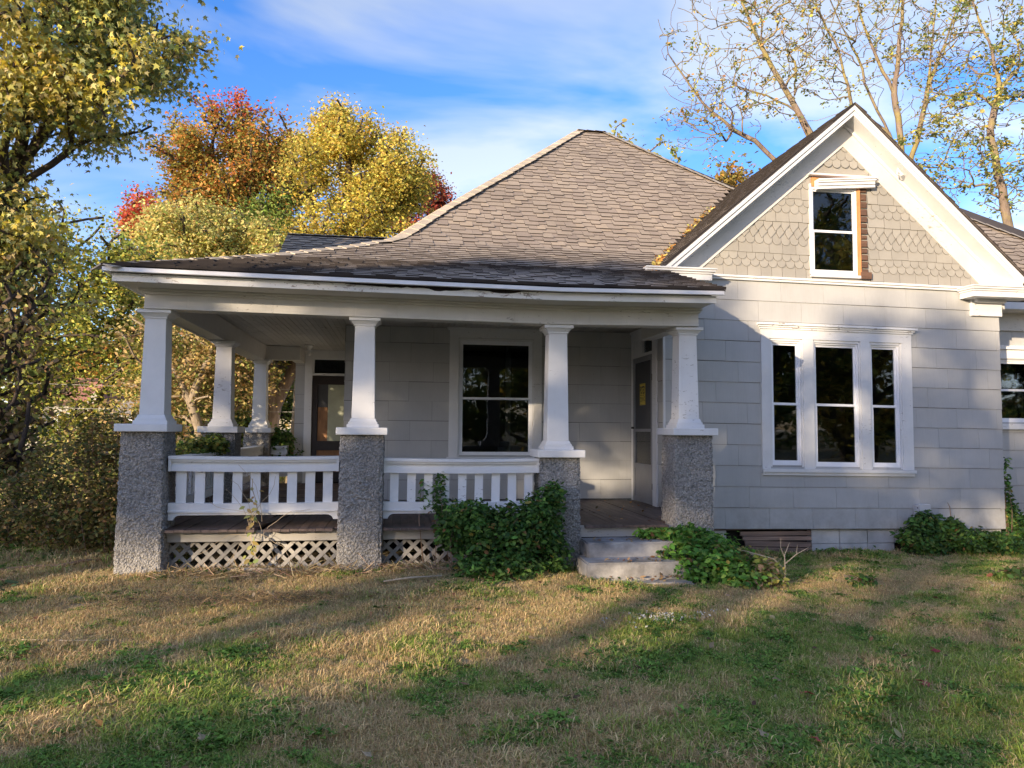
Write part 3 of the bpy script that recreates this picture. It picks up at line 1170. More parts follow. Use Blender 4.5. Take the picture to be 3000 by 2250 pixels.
rr = random.Random(31)
EXPO = 0.142
s = 0.0
row = 0
smax = arc[-1]
while s < smax - 0.02:
    y0, z0 = yz(s)
    y1, z1 = yz(min(s + EXPO + 0.06, smax))
    ya, za = yz(max(s, 0))
    nrm = Vector((0, -(z1 - z0), (y1 - y0))).normalized()
    lo, hi = xl(y0), xr(y0)
    lo1, hi1 = xl(y1), xr(y1)
    if y0 < 8.93 <= y1:
        hi1 = hi
    x = lo - rr.uniform(0, 0.2)
    drop = (row % 2 == 0)
    while x < hi:
        w = rr.uniform(0.12, 0.24)
        a0, a1 = max(x, lo), min(x + w, hi)
        x += w
        drop = not drop
        if a1 - a0 < 0.02:
            continue
        if rr.random() < 0.12:
            drop = not drop
        d = (0.058 if drop else 0.0) + rr.uniform(0, 0.004)
        sb = max(s - d, -0.012)
        yb, zb = yz(max(sb, 0))
        if sb < 0:
            zb -= 0.002
            yb -= 0.012
        th = 0.026 if drop else 0.016
        # clip the top corners to hip / valley
        t0 = min(max(a0, lo1 - 0.0), hi1)
        t1 = max(min(a1, hi1), t0 + 0.004)
        B0 = Vector((a0 + 0.001, yb, zb + sag(a0) * float(np.interp(yb, [7.3, 8.6], [1, 0]))))
        B1 = Vector((a1 - 0.001, yb, zb + sag(a1) * float(np.interp(yb, [7.3, 8.6], [1, 0]))))
        T0 = Vector((t0 + 0.001, y1, z1))
        T1 = Vector((t1 - 0.001, y1, z1))
        up_ = nrm * th
        lo_ = nrm * -0.006
        add_tab([B0 + lo_, B1 + lo_, T1 + lo_, T0 + lo_, B0 + up_, B1 + up_, T1 + nrm * 0.001, T0 + nrm * 0.001], main_roof, rr.random())
    s += EXPO
    row += 1


# gable roof: two slopes with the ridge running back
def slope_tabs(part, P, smax_, u0, u1f, seed, u_of=None):
    """P(u,s): point on the slope, s up-slope; u along eave between u0(s) and u1f(s)"""
    rr = random.Random(seed)
    s = 0.0
    row = 0
    while s < smax_ - 0.03:
        s1 = min(s + EXPO + 0.05, smax_)
        a, b_ = u0(s), u1f(s)
        if b_ > a + 0.05:
            e1 = P(a + 1, s) - P(a, s)
            e2 = P(a, s1) - P(a, s)
            n_ = e1.cross(e2).normalized()
            if n_.z < 0:
                n_ = -n_
            u = a - rr.uniform(0, 0.2)
            drop = row % 2 == 0
            while u < b_:
                w = rr.uniform(0.14, 0.26)
                c0, c1 = max(u, a), min(u + w, b_)
                u += w
                drop = not drop
                if c1 - c0 < 0.02:
                    continue
                d = 0.058 if drop else 0
                th = 0.026 if drop else 0.016
                sb = max(s - d, -0.01)
                B0, B1 = P(c0 + 0.001, sb), P(c1 - 0.001, sb)
                q0, q1 = max(c0, u0(s1)), min(c1, u1f(s1))
                if q1 < q0 + 0.004:
                    q1 = q0 + 0.004
                T0, T1 = P(q0, s1), P(q1, s1)
                add_tab([B0 - n_ * 0.004, B1 - n_ * 0.004, T1 - n_ * 0.004, T0 - n_ * 0.004, B0 + n_ * th, B1 + n_ * th, T1 + n_ * 0.001, T0 + n_ * 0.001], part, rr.random())
        s += EXPO
        row += 1


mb = MB()
zr_ = GZ0
for sg, sl_, xe in ((-1, SL, 3.02), (1, SR, 8.42)):
    mb.quadhex([(xe, 8.94, gl_z(xe) - 0.02), (GX0, 8.94, zr_ - 0.02), (GX0, 12.6, zr_ - 0.02), (xe, 12.6, gl_z(xe) - 0.02),
                (xe, 8.94, gl_z(xe) + 0.012), (GX0, 8.94, zr_ + 0.012), (GX0, 12.6, zr_ + 0.012), (xe, 12.6, gl_z(xe) + 0.012)])
gable_roof = mb.build("gable_roof", M['under'], house)
cl_ = math.hypot(1, SL)
slope_tabs(gable_roof, lambda u, s_: Vector((3.0 + s_ / cl_, u, gl_z(3.0) + 0.014 + SL * s_ / cl_)), (GX0 - 3.0) * cl_, lambda s_: 8.93,
           lambda s_: min(12.5, float(np.interp(gl_z(3.0 + s_ / cl_) + 0.03, PZ, PY)) + 0.02), 77)
cr2_ = math.hypot(1, SR)
slope_tabs(gable_roof, lambda u, s_: Vector((8.44 - s_ / cr2_, u, gl_z(8.44) + 0.014 + SR * s_ / cr2_)), (8.44 - GX0) * cr2_, lambda s_: 8.93, lambda s_: 12.4, 78)
# rear right roof seen past the gable
mb = MB()
ra = 0.86


def rz(y):
    return 3.5 + ra * (y - 10.0)


mb.quadhex([(7.0, 10.0, rz(10.0) - 0.05), (13.2, 10.0, rz(10.0) - 0.05), (9.5, 13.7, rz(13.7) - 0.05), (7.0, 13.7, rz(13.7) - 0.05),
            (7.0, 10.0, rz(10.0) - 0.006), (13.2, 10.0, rz(10.0) - 0.006), (9.5, 13.7, rz(13.7) - 0.006), (7.0, 13.7, rz(13.7) - 0.006)])
right_roof = mb.build("right_roof", M['under'], house)
c3_ = math.hypot(1, ra)
XH = 10.96 + 11.712      # right hip: x + y constant
slope_tabs(right_roof, lambda u, s_: Vector((u, 10.0 + s_ / c3_, rz(10.0) + ra * s_ / c3_)), 3.7 * c3_, lambda s_: 8.3, lambda s_: min(12.6, (XH - (10.0 + s_ / c3_)) if True else 0), 79)
# rear left wing roof
mb = MB()
mb.quadhex([(-2.20, 13.5, 4.36), (0.8, 13.5, 4.36), (0.8, 15.0, 5.24), (-2.20, 15.0, 5.24), (-2.20, 13.5, 4.39), (0.8, 13.5, 4.39), (0.8, 15.0, 5.28), (-2.20, 15.0, 5.28)])
mb.quadhex([(-2.20, 15.0, 5.24), (0.8, 15.0, 5.24), (0.8, 17.5, 3.8), (-2.20, 17.5, 3.8), (-2.20, 15.0, 5.28), (0.8, 15.0, 5.28), (0.8, 17.5, 3.84), (-2.20, 17.5, 3.84)])
mb.prism([(-2.12, 2.9), (-2.02, 2.9), (-2.02, 4.3), (-2.12, 4.3)], 14.3, 17)
rear_roof = mb.build("rear_roof", M['under'], house)
c4_ = math.hypot(1, 0.593)
slope_tabs(rear_roof, lambda u, s_: Vector((u, 13.5 + s_ / c4_, 4.40 + 0.593 * s_ / c4_)), 1.5 * c4_, lambda s_: -2.22, lambda s_: 0.6, 80)

TABS.sort(key=lambda q: q[0])
# only tabs inside the picture count among the 300 singled out
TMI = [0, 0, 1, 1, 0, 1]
rest = {}
single = {}
ns_ = 0
for d, pts, rnd, part in TABS:
    if ns_ < 300 and part in (main_roof, gable_roof):
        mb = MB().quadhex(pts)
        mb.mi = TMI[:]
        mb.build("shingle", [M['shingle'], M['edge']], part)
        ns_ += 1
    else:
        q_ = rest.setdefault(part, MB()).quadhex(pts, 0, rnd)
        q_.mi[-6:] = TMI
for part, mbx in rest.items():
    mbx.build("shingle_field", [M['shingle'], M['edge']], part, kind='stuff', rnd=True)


# ridge caps: short folded pieces laid along the hips
def caps(part, pts, w=0.15, L=0.2, seed=1, side=None):
    rr = random.Random(seed)
    pts = [Vector(p) for p in pts]
    seg = 0
    tot = [0.0]
    for a, b_ in zip(pts[:-1], pts[1:]):
        tot.append(tot[-1] + (b_ - a).length)

    def at_(s_):
        s_ = min(max(s_, 0), tot[-1])
        i = max(0, min(len(pts) - 2, int(np.searchsorted(tot, s_)) - 1))
        f_ = (s_ - tot[i]) / (tot[i + 1] - tot[i])
        return pts[i].lerp(pts[i + 1], f_)
    s_ = 0.0
    while s_ < tot[-1] - 0.05:
        a, b_ = at_(s_), at_(min(s_ + L + 0.05, tot[-1]))
        d = (b_ - a).normalized()
        sd = Vector((d.y, -d.x, 0)).normalized() if abs(d.x) + abs(d.y) > 0.01 else Vector((1, 0, 0))
        if side:
            sd = Vector(side).normalized()
        mbx = MB()
        dn = Vector((0, 0, -1))
        hw = w + rr.uniform(-0.008, 0.008)
        l0 = 0.020
        for sg in (-1, 1):
            A, B = a + Vector((0, 0, l0)), b_ + Vector((0, 0, 0.006))
            f0 = dropf(sd * sg, d) * hw
            mbx.face([A, B, B + f0, A + f0] if sg > 0 else [A, A + f0, B + f0, B])
            mbx.face([A, A + f0, A + f0 - Vector((0, 0, 0.014)), A - Vector((0, 0, 0.014))])
        mbx.build("ridge_cap", M['ridge'], part)
        s_ += L


def dropf(sd, d):
    v_ = sd.copy()
    v_.z = -0.32
    return v_


caps(main_roof, [(x, y, zmain(y) + 0.012) for y, x in HIP], 0.16, 0.20, 3)
caps(main_roof, [(3.33, 14.0, 7.35), (XAR, 14.0, 7.35)], 0.13, 0.17, 4, (0, 1, 0))
caps(main_roof, [(XAR + i * 0.5, 14 - i * 0.5, zmain(14 - i * 0.5) + 0.012) for i in range(0, 5)], 0.14, 0.2, 5)
caps(right_roof, [(XH - 13.7, 13.7, rz(13.7) + 0.012), (XH - 10.0, 10.0, rz(10.0) + 0.012)], 0.16, 0.22, 6)
caps(rear_roof, [(-2.22, 15.0, 5.30), (0.6, 15.0, 5.30)], 0.12, 0.25, 7, (0, 1, 0))

# eaves of the porch roof
mb = MB()
top = []
rr = random.Random(9)
xs_ = np.linspace(-2.65, 3.24, 110)
for x in xs_:
    zt = 2.905
    if -0.55 < x < 1.35:
        n_ = vnoise(np.array([x]), np.array([0.0]), 5.0, 4, 3)[0]
        zt -= max(0.0, (n_ - 0.42)) * 0.11 * min(1, (x + 0.55) * 3, (1.35 - x) * 5)
    top.append((float(x), zt))
mb.prism([(float(xs_[0]), 2.83)] + [(float(x), 2.83) for x in xs_[1:]] + top[::-1], 7.345, 7.37)
mb.box(-2.65, -2.625, 7.37, 14.2, 2.83, 2.905)
mb.build("porch_fascia", M['peel'], house, wsag)
MB().lbox(-2.71, 3.29, 7.262, 7.30, 2.905, 2.944).lbox(-2.71, 3.29, 7.255, 7.262, 2.905, 2.913).lbox(-2.69, 3.27, 7.30, 7.36, 2.92, 2.944).box(-2.71, -2.67, 7.30, 14.2, 2.905, 2.944).build("drip_edge", M['metal'], house, wsag)
MB().lbox(-2.62, 3.22, 7.375, 7.74, 2.835, 2.85).box(-2.62, -2.50, 7.75, 14.2, 2.835, 2.85).build("porch_soffit", M['cream'], house, wsag)
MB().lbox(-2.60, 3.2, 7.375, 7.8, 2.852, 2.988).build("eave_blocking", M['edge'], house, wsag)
mb = MB()
mb.lbox(-2.49, 3.21, 7.745, 7.92, 2.665, 2.80)
mb.lbox(-2.49, 3.21, 7.735, 7.93, 2.642, 2.664)
mb.lbox(-2.51, 3.225, 7.715, 7.745, 2.785, 2.81)
mb.lbox(-2.53, 3.24, 7.685, 7.745, 2.811, 2.834)
mb.build("porch_beam", M['cream'], house, wsag, bevel=0.003)
mb = MB()
mb.box(-2.49, -2.31, 7.93, 13.5, 2.66, 2.93)
mb.box(-2.50, -2.485, 7.93, 13.5, 2.64, 2.68)
mb.build("porch_side_beam", M['cream'], house, bevel=0.003)
mb = MB().box(-2.49, -1.74, 13.51, 13.68, 2.69, 2.93).box(-1.90, -1.74, 13.685, 14.19, 2.69, 2.93)
mb.build("porch_end_beam", M['cream'], house, bevel=0.003)
mb = MB().box(3.05, 3.21, 7.93, 9.22, 2.66, 2.93)
mb.build("porch_side_beam", M['cream'], house)

# beadboard ceiling, boards run front to back
pc = MB().box(-2.49, 3.36, 7.80, 14.19, 2.955, 2.975).build("porch_ceiling", M['ceil'], house)
rr = random.Random(14)
x = -2.31
cb = {}
while x < 3.05:
    w = 0.078
    yend = 10.585 if x > -0.78 else 14.18
    me = cb.get(yend)
    if me is None:
        mbx = MB().box(0.0, w - 0.006, 0, yend - 7.93, 0, 0.014)
        me = bpy.data.meshes.new("ceiling_board")
        me.from_pydata(mbx.v, [], mbx.f)
        me.materials.append(M['ceil'])
        cb[yend] = me
    o = link(bpy.data.objects.new("ceiling_board", me), (x, 7.93, 2.938 + rr.uniform(0, 0.004)), pc)
    x += w

# floor boards
pf = MB().box(-2.35, 3.28, 7.9, 10.58, 0.455, 0.475).box(-2.35, -0.78, 10.6, 14.18, 0.455, 0.475).build("porch_floor", M['dark'], house)
x = -2.46
fbm = None
i = 0
while x < 3.33:
    w = 0.083
    if fbm is None:
        mbx = MB().box(0, w - 0.003, 0, 2.88, 0, 0.024)
        fbm = bpy.data.meshes.new("floor_board")
        fbm.from_pydata(mbx.v, [], mbx.f)
        fbm.materials.append(M['floor'])
    if not (-1.44 < x < -1.30):
        o = link(bpy.data.objects.new("floor_board", fbm), (x, 7.70 + rr.uniform(-0.008, 0.012), 0.484 + rr.uniform(-0.002, 0.003)), pf)
        if any(a_ - 0.09 < x < b_ for a_, b_ in ((-2.66, -2.23), (-0.59, -0.16), (1.47, 1.89))):
            o.location.y = 7.80 - WL[pf].y
            o.scale.y = 0.965
        if x > 2.83:
            o.location.y = 7.98 - WL[pf].y
            o.scale.y = 0.88
    x += w
o = link(bpy.data.objects.new("floor_board", fbm), (-1.47, 7.74, 0.50), pf)
o.rotation_euler = (0.0, 0.05, -0.16)
o['label'] = "loose brown board lying askew across the hole in the porch floor"
y = 10.62
fb2 = None
while y < 14.1:
    if fb2 is None:
        mbx = MB().box(0, 1.66, 0, 0.080, 0, 0.024)
        fb2 = bpy.data.meshes.new("floor_board")
        fb2.from_pydata(mbx.v, [], mbx.f)
        fb2.materials.append(M['floor'])
    link(bpy.data.objects.new("floor_board", fb2), (-2.44, y, 0.484 + rr.uniform(-0.002, 0.006)), pf)
    y += 0.083
MB().box(-2.24, -0.60, 7.85, 7.89, 0.375, 0.482).build("skirt_board", M['greytrim'], house)
MB().box(-0.15, 1.50, 7.85, 7.89, 0.375, 0.482).build("skirt_board", M['greytrim'], house)
MB().box(1.88, 2.95, 7.76, 7.80, 0.385, 0.505).build("skirt_board", M['greytrim'], house)
MB().box(-2.45, -2.41, 8.1, 13.6, 0.25, 0.482).build("side_skirt_board", M['greytrim'], house)

# lattice under the porch
def lattice(x0, x1, z0, z1, y, name):
    root = empty(name, ((x0 + x1) / 2, y, z0), house)
    rr = random.Random(int(x0 * 100))
    MB().box(x0, x1, y + 0.02, y + 0.035, z1 - 0.03, z1).build("lattice_top_strip", M['lattice'], root)
    hgt = z1 - z0
    for di, yy in ((1, y), (-1, y + 0.008)):
        c = x0 - hgt
        while c < x1 + hgt:
            # centre line: x = c + di*(z - z0)
            xa, xb = c, c + di * hgt
            za, zb_ = z0, z1
            def clipx(xv):
                return z0 + (xv - c) / di
            if xa < x0:
                za = clipx(x0)
            if xa > x1:
                za = clipx(x1)
            if xb < x0:
                zb_ = clipx(x0)
            if xb > x1:
                zb_ = clipx(x1)
            if zb_ - za > 0.05:
                xa = c + di * (za - z0)
                xb = c + di * (zb_ - z0)
                hw = 0.026
                jit = rr.uniform(-0.004, 0.004)
                MB().prism([(xa - hw + jit, za), (xa + hw + jit, za), (xb + hw, zb_), (xb - hw, zb_)], yy, yy + 0.007).build("slat", M['lattice'], root)
            c += 0.138
    return root


lattice(-2.25, -0.60, 0.02, 0.385, 7.93, "lattice_panel")
lattice(-0.16, 1.55, 0.02, 0.385, 7.93, "lattice_panel")
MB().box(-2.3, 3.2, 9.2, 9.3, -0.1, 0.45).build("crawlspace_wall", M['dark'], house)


# columns on pebble-dash piers
def pebble_pier(parent, bx0, bx1, tx0, tx1, y0, y1, z0, z1, seed):
    st = 0.015
    V, F = [], []

    def sheet(fn, nu, nv):
        n0 = len(V)
        for j in range(nv + 1):
            for i in range(nu + 1):
                V.append(fn(i / nu, j / nv))
        for j in range(nv):
            for i in range(nu):
                q = n0 + j * (nu + 1) + i
                F.append((q, q + 1, q + nu + 2, q + nu + 1))
    nv = int((z1 - z0) / st)
    nu = int((bx1 - bx0) / st)

    def X0(v_):
        return bx0 + (tx0 - bx0) * v_

    def X1(v_):
        return bx1 + (tx1 - bx1) * v_
    dy = 0.015
    sheet(lambda u, v_: (X0(v_) + (X1(v_) - X0(v_)) * u, y0 + dy * v_, z0 + (z1 - z0) * v_), nu, nv)
    sheet(lambda u, v_: (X1(v_), y0 + dy * v_ + (y1 - y0 - 2 * dy * v_) * u, z0 + (z1 - z0) * v_), nu, nv)
    sheet(lambda u, v_: (X1(v_) - (X1(v_) - X0(v_)) * u, y1 - dy * v_, z0 + (z1 - z0) * v_), nu, nv)
    sheet(lambda u, v_: (X0(v_), y1 - dy * v_ - (y1 - y0 - 2 * dy * v_) * u, z0 + (z1 - z0) * v_), nu, nv)
    A = np.array(V)
    out_ = []
    cx_, cy_ = (bx0 + bx1) / 2, (y0 + y1) / 2
    for p in A:
        q = Vector((p[0] + seed, p[1], p[2]))
        n1 = mnoise.noise(q * 30) * 0.012 + mnoise.noise(q * 62) * 0.007 + mnoise.noise(q * 5) * 0.005
        dxx, dyy = p[0] - cx_, p[1] - cy_
        hw_, hh_ = (bx1 - bx0) / 2, (y1 - y0) / 2
        ax_, ay_ = abs(dxx) / hw_, abs(dyy) / hh_
        nvx = math.copysign(1, dxx) if ax_ >= ay_ - 0.06 else 0
        nvy = math.copysign(1, dyy) if ay_ >= ax_ - 0.06 else 0
        rnd_ = -0.008 if nvx and nvy else 0
        out_.append((p[0] + nvx * (n1 + rnd_), p[1] + nvy * (n1 + rnd_), p[2]))
    loc = Vector((cx_, cy_, z0))
    me = mesh_np("pier", np.array(out_) - np.array(loc), np.array(F), M['pebble'], smooth=False)
    return link(bpy.data.objects.new("pier", me), loc, parent)


def column(bx0, bx1, tx0, tx1, y0, y1, zc0, zc1, scx, zs0, zs1, ztop, zg, seed, hb=0.116, ht=0.099, capov=0.04, mat='trim'):
    root = empty("porch_column", ((bx0 + bx1) / 2, (y0 + y1) / 2, zg), house)
    cy_ = (y0 + y1) / 2
    pebble_pier(root, bx0, bx1, tx0, tx1, y0, y1, zg - 0.12, zc0 + 0.004, seed)
    rr = random.Random(seed)
    mb = MB()
    cx_ = (tx0 + tx1) / 2
    hx = (tx1 - tx0) / 2 + capov
    mb.box(cx_ - hx, cx_ + hx, y0 - capov, y1 + capov, zc0, zc1)
    mb.build("pier_cap", M[mat], root, bevel=0.008)
    mb = MB()
    h = zs0 - zc1
    mb.box(scx - 0.16, scx + 0.16, cy_ - 0.16, cy_ + 0.16, zc1, zc1 + h * 0.38)
    mb.box(scx - 0.145, scx + 0.145, cy_ - 0.145, cy_ + 0.145, zc1 + h * 0.38, zc1 + h * 0.62)
    mb.frus(scx, cy_, 0.137, 0.137, zc1 + h * 0.62, 0.124, 0.124, zs0)
    mb.build("base_moulding", M[mat], root, bevel=0.003)
    MB().frus(scx, cy_, hb, hb, zs0, ht, ht, zs1).build("shaft", M['trim'], root, bevel=0.003)
    mb = MB()
    h = ztop - zs1
    mb.box(scx - ht - 0.012, scx + ht + 0.012, cy_ - ht - 0.012, cy_ + ht + 0.012, zs1, zs1 + h * 0.18)
    mb.frus(scx, cy_, ht + 0.012, ht + 0.012, zs1 + h * 0.18, ht + 0.045, ht + 0.045, zs1 + h * 0.58)
    mb.box(scx - ht - 0.058, scx + ht + 0.058, cy_ - ht - 0.058, cy_ + ht + 0.058, zs1 + h * 0.58, ztop - 0.002)
    mb.build("capital", M['trim'], root, bevel=0.003)
    return root


column(-2.665, -2.222, -2.655, -2.250, 7.70, 8.13, 1.455, 1.530, -2.40, 1.622, 2.572, 2.658, 0.06, 1)
column(-0.594, -0.153, -0.584, -0.155, 7.70, 8.13, 1.438, 1.512, -0.366, 1.605, 2.556, 2.640, 0.07, 2)
column(1.472, 1.892, 1.462, 1.886, 7.70, 8.13, 1.216, 1.296, 1.662, 1.388, 2.532, 2.622, 0.07, 3)
column(2.900, 3.356, 2.925, 3.350, 7.70, 8.15, 1.456, 1.533, 3.118, 1.635, 2.556, 2.640, 0.04, 4)
column(-2.56, -2.12, -2.555, -2.13, 10.30, 10.72, 1.434, 1.515, -2.325, 1.612, 2.575, 2.655, 0.05, 5)
column(-2.62, -2.19, -2.61, -2.20, 13.30, 13.72, 1.420, 1.505, -2.385, 1.628, 2.60, 2.688, 0.05, 6)


# railings
def railing(x0, x1, yc, n, w, ztop=1.225, arch=True, axis_='x', z_b=0.635):
    """runs along x (or along y when axis_='y'; then x0,x1 are y values and yc is x)"""
    def T(mbx):
        if axis_ == 'y':
            mbx.v = [(yc + (p[1] - yc), 0, 0) and (p[1], p[0], p[2]) for p in mbx.v]
            mbx.f = [tuple(reversed(f_)) for f_ in mbx.f]
        return mbx
    root = empty("porch_railing", ((x0 + x1) / 2, yc, z_b) if axis_ == 'x' else (yc, (x0 + x1) / 2, z_b), house)
    sg = lambda u: -0.010 * math.sin(PI * (u - x0) / (x1 - x0))

    def W(x, y, z):
        return (x, y, z + (sg(x) if axis_ == 'x' else sg(y)))
    mb = MB()
    nseg = 8
    for i in range(nseg):
        a = x0 + (x1 - x0) * i / nseg
        b_ = x0 + (x1 - x0) * (i + 1) / nseg
        mb.box(a, b_, yc - 0.085, yc + 0.085, ztop - 0.032, ztop)
        mb.box(a, b_, yc - 0.066, yc + 0.066, ztop - 0.055, ztop - 0.032)
        mb.box(a, b_, yc - 0.040, yc + 0.040, ztop - 0.095, ztop - 0.055)
        mb.box(a, b_, yc - 0.052, yc + 0.052, ztop - 0.108, ztop - 0.095)
        mb.box(a, b_, yc - 0.060, yc + 0.060, ztop - 0.150, ztop - 0.108)
    mb.box(x0, x0 + 0.025, yc - 0.075, yc + 0.075, ztop - 0.152, ztop - 0.033)
    mb.box(x1 - 0.025, x1, yc - 0.075, yc + 0.075, ztop - 0.152, ztop - 0.033)
    T(mb).build("top_rail", M['trim'], root, W)
    mb = MB()
    for i in range(nseg):
        a = x0 + (x1 - x0) * i / nseg
        b_ = x0 + (x1 - x0) * (i + 1) / nseg
        mb.box(a, b_, yc - 0.045, yc + 0.045, z_b + 0.050, z_b + 0.125)
        mb.box(a, b_, yc - 0.055, yc + 0.055, z_b + 0.034, z_b + 0.050)
    if arch:
        pts = [(x0, z_b + 0.034), (x0, z_b - 0.045), (x0 + 0.05, z_b - 0.045)] + [(x0 + 0.05 + 0.07 * (1 - math.cos(a)), z_b - 0.045 + 0.05 * math.sin(a)) for a in np.linspace(0.2, PI / 2, 5)]
        pts += [(x1 - (q[0] - x0), q[1]) for q in reversed(pts[1:])] + [(x1, z_b + 0.034)]
        mb.prism(pts[::-1], yc - 0.035, yc + 0.0)
    T(mb).build("bottom_rail", M['trim'], root, W)
    rr = random.Random(int(x0 * 37) + 5)
    bal = None
    for i in range(n):
        u = x0 + (x1 - x0) * (i + 0.62) / (n + 0.24)
        if bal is None:
            mbx = MB().box(-w / 2, w / 2, -0.014, 0.014, z_b + 0.12, ztop - 0.148)
            if axis_ == 'y':
                mbx.v = [(p[1], p[0], p[2]) for p in mbx.v]
                mbx.f = [tuple(reversed(f_)) for f_ in mbx.f]
            bal = bpy.data.meshes.new("baluster")
            bal.from_pydata([(p[0], p[1], p[2] - z_b) for p in mbx.v], [], mbx.f)
            bal.materials.append(M['peel'])
        loc = (u, yc, z_b - 0.008) if axis_ == 'x' else (yc, u, z_b - 0.008)
        o = link(bpy.data.objects.new("baluster", bal), loc, root)
        o.rotation_euler = (0, rr.uniform(-0.008, 0.008), 0)
    return root


railing(-2.225, -0.595, 7.86, 9, 0.094, 1.222)
railing(-0.150, 1.465, 7.86, 9, 0.086, 1.205)
railing(8.14, 10.29, -2.33, 11, 0.09, 1.20, False, 'y')
railing(10.73, 13.29, -2.36, 13, 0.09, 1.20, False, 'y')
railing(-2.19, -1.91, 13.55, 2, 0.08, 1.20, False)

# concrete steps
st = empty("front_steps", (2.4, 7.3, 0.0), house)


def rough_step(x0, x1, y0, y1, z0, z1, seed):
    st_ = 0.03
    bm = bmesh.new()
    bmesh.ops.create_cube(bm, size=1)
    for v_ in bm.verts:
        v_.co = ((x0 + x1) / 2 + v_.co.x * (x1 - x0), (y0 + y1) / 2 + v_.co.y * (y1 - y0), (z0 + z1) / 2 + v_.co.z * (z1 - z0))
    bmesh.ops.bevel(bm, geom=bm.edges[:], offset=0.014, segments=2, affect='EDGES')
    for k in range(3):
        es = [e for e in bm.edges if e.calc_length() > 0.06]
        bmesh.ops.subdivide_edges(bm, edges=es, cuts=1, use_grid_fill=True)
    bmesh.ops.triangulate(bm, faces=[f_ for f_ in bm.faces if len(f_.verts) > 4])
    for v_ in bm.verts:
        n_ = mnoise.noise(v_.co * 9 + Vector((seed, 0, 0))) * 0.008 + mnoise.noise(v_.co * 30) * 0.004
        c_ = v_.co - Vector(((x0 + x1) / 2, (y0 + y1) / 2, (z0 + z1) / 2))
        v_.co += Vector((c_.x / (x1 - x0), c_.y / (y1 - y0), c_.z / (z1 - z0))) * 2 * n_
    loc = Vector(((x0 + x1) / 2, (y0 + y1) / 2, z0))
    bmesh.ops.translate(bm, verts=bm.verts[:], vec=-loc)
    me = bpy.data.meshes.new("step")
    bm.to_mesh(me)
    bm.free()
    me.materials.append(M['concrete'])
    return link(bpy.data.objects.new("step", me), loc, st)


rough_step(1.88, 2.93, 7.38, 7.76, 0.215, 0.378, 1)
rough_step(1.80, 2.92, 7.06, 7.55, 0.03, 0.235, 2)
rough_step(1.96, 2.80, 6.90, 7.20, -0.10, 0.070, 3)
rough_step(1.88, 2.93, 7.56, 7.80, -0.1, 0.21, 4)

# foundation of the wing
fd = MB().box(3.40, 8.16, 9.42, 9.55, -0.35, 0.262).build("foundation_wall", M['dark'], house)
rr = random.Random(8)
x = 3.42
while x < 8.1:
    w = 0.40
    if not (4.32 < x + w / 2 < 5.40):
        for (a, b_) in ((0.035, 0.222), (-0.16, 0.03), (-0.36, -0.165)):
            if 6.42 < x + 0.01 < 6.75 and a < 0.03:
                continue
            MB().box(x, x + w - 0.008, 9.30 + rr.uniform(-0.006, 0.006), 9.42, a, b_).build("block", M['block'], fd, bevel=0.004)
    x += w
    if 5.0 < x < 5.45:
        x = 5.40
MB().box(3.40, 8.17, 9.31, 9.42, 0.225, 0.258).build("sill_plate", M['ventwood'], fd)
for i, (z0, z1, dl) in enumerate(((0.15, 0.205, 0.0), (0.095, 0.145, -0.012), (0.02, 0.09, -0.03), (-0.045, 0.012, -0.035))):
    mb = MB().prism([(4.40 + 0.03 * i, z0), (5.385, z0 + dl), (5.385, z1 + dl), (4.40 + 0.03 * i, z1)], 9.29 - 0.004 * i, 9.315)
    mb.build("vent_board", M['ventwood'], fd)
MB().box(-0.76, 3.3, 10.62, 10.7, -0.1, 0.5).build("porch_foundation", M['block'], house)

# entry door with storm door, on the side wall (plane x = 3.37, looking to -x)
ed = empty("entry_door", (3.36, 10.08, 0.5), house)
X = 3.37
mb = MB().box(X - 0.028, X + 0.02, 9.50, 9.66, 0.51, 2.90).box(X - 0.028, X + 0.02, 10.51, 10.575, 0.51, 2.90).box(X - 0.03, X + 0.02, 9.66, 10.51, 2.80, 2.90)
mb.box(X - 0.045, X + 0.02, 9.48, 10.59, 2.90, 2.937)
mb.build("casing", M['trim'], ed)
MB().box(X - 0.012, X + 0.05, 9.66, 10.51, 2.545, 2.585).box(X - 0.012, X + 0.05, 9.66, 9.70, 2.585, 2.80).box(X - 0.012, X + 0.05, 10.13, 10.51, 2.585, 2.80).box(X - 0.012, X + 0.05, 9.70, 10.13, 2.765, 2.80).build("transom_frame", M['trim'], ed)
MB().box(X + 0.02, X + 0.024, 9.70, 10.13, 2.585, 2.765).build("pane", M['glass'], ed)
MB().box(X + 0.12, X + 0.16, 9.4, 10.6, 0.4, 2.9).build("door_slab_behind", M['darkwood'], ed)
mb = MB()
x0, x1 = X - 0.022, X + 0.012
mb.box(x0, x1, 9.665, 9.735, 0.515, 2.54)
mb.box(x0, x1, 10.43, 10.505, 0.515, 2.54)
mb.box(x0, x1, 9.735, 10.43, 2.47, 2.54)
mb.box(x0, x1, 9.735, 10.43, 0.515, 0.58)
mb.box(x0, x1, 9.735, 10.43, 0.975, 1.045)
mb.box(x0 + 0.008, x1 - 0.008, 9.735, 10.43, 0.58, 0.975)
mb.box(x0 - 0.004, x1, 9.735, 10.43, 1.49, 1.53)
mb.build("storm_door", M['greydoor'], ed)
MB().box(X - 0.006, X - 0.003, 9.735, 10.43, 1.53, 2.47).build("door_screen", M['screen'], ed)
MB().box(X - 0.006, X - 0.003, 9.735, 10.43, 1.045, 1.49).build("pane", M['glass'], ed)
MB().box(X - 0.03, X - 0.02, 9.655, 9.68, 2.18, 2.27).box(X - 0.03, X - 0.02, 9.655, 9.68, 0.72, 0.80).build("hinge", M['darkwood'], ed)
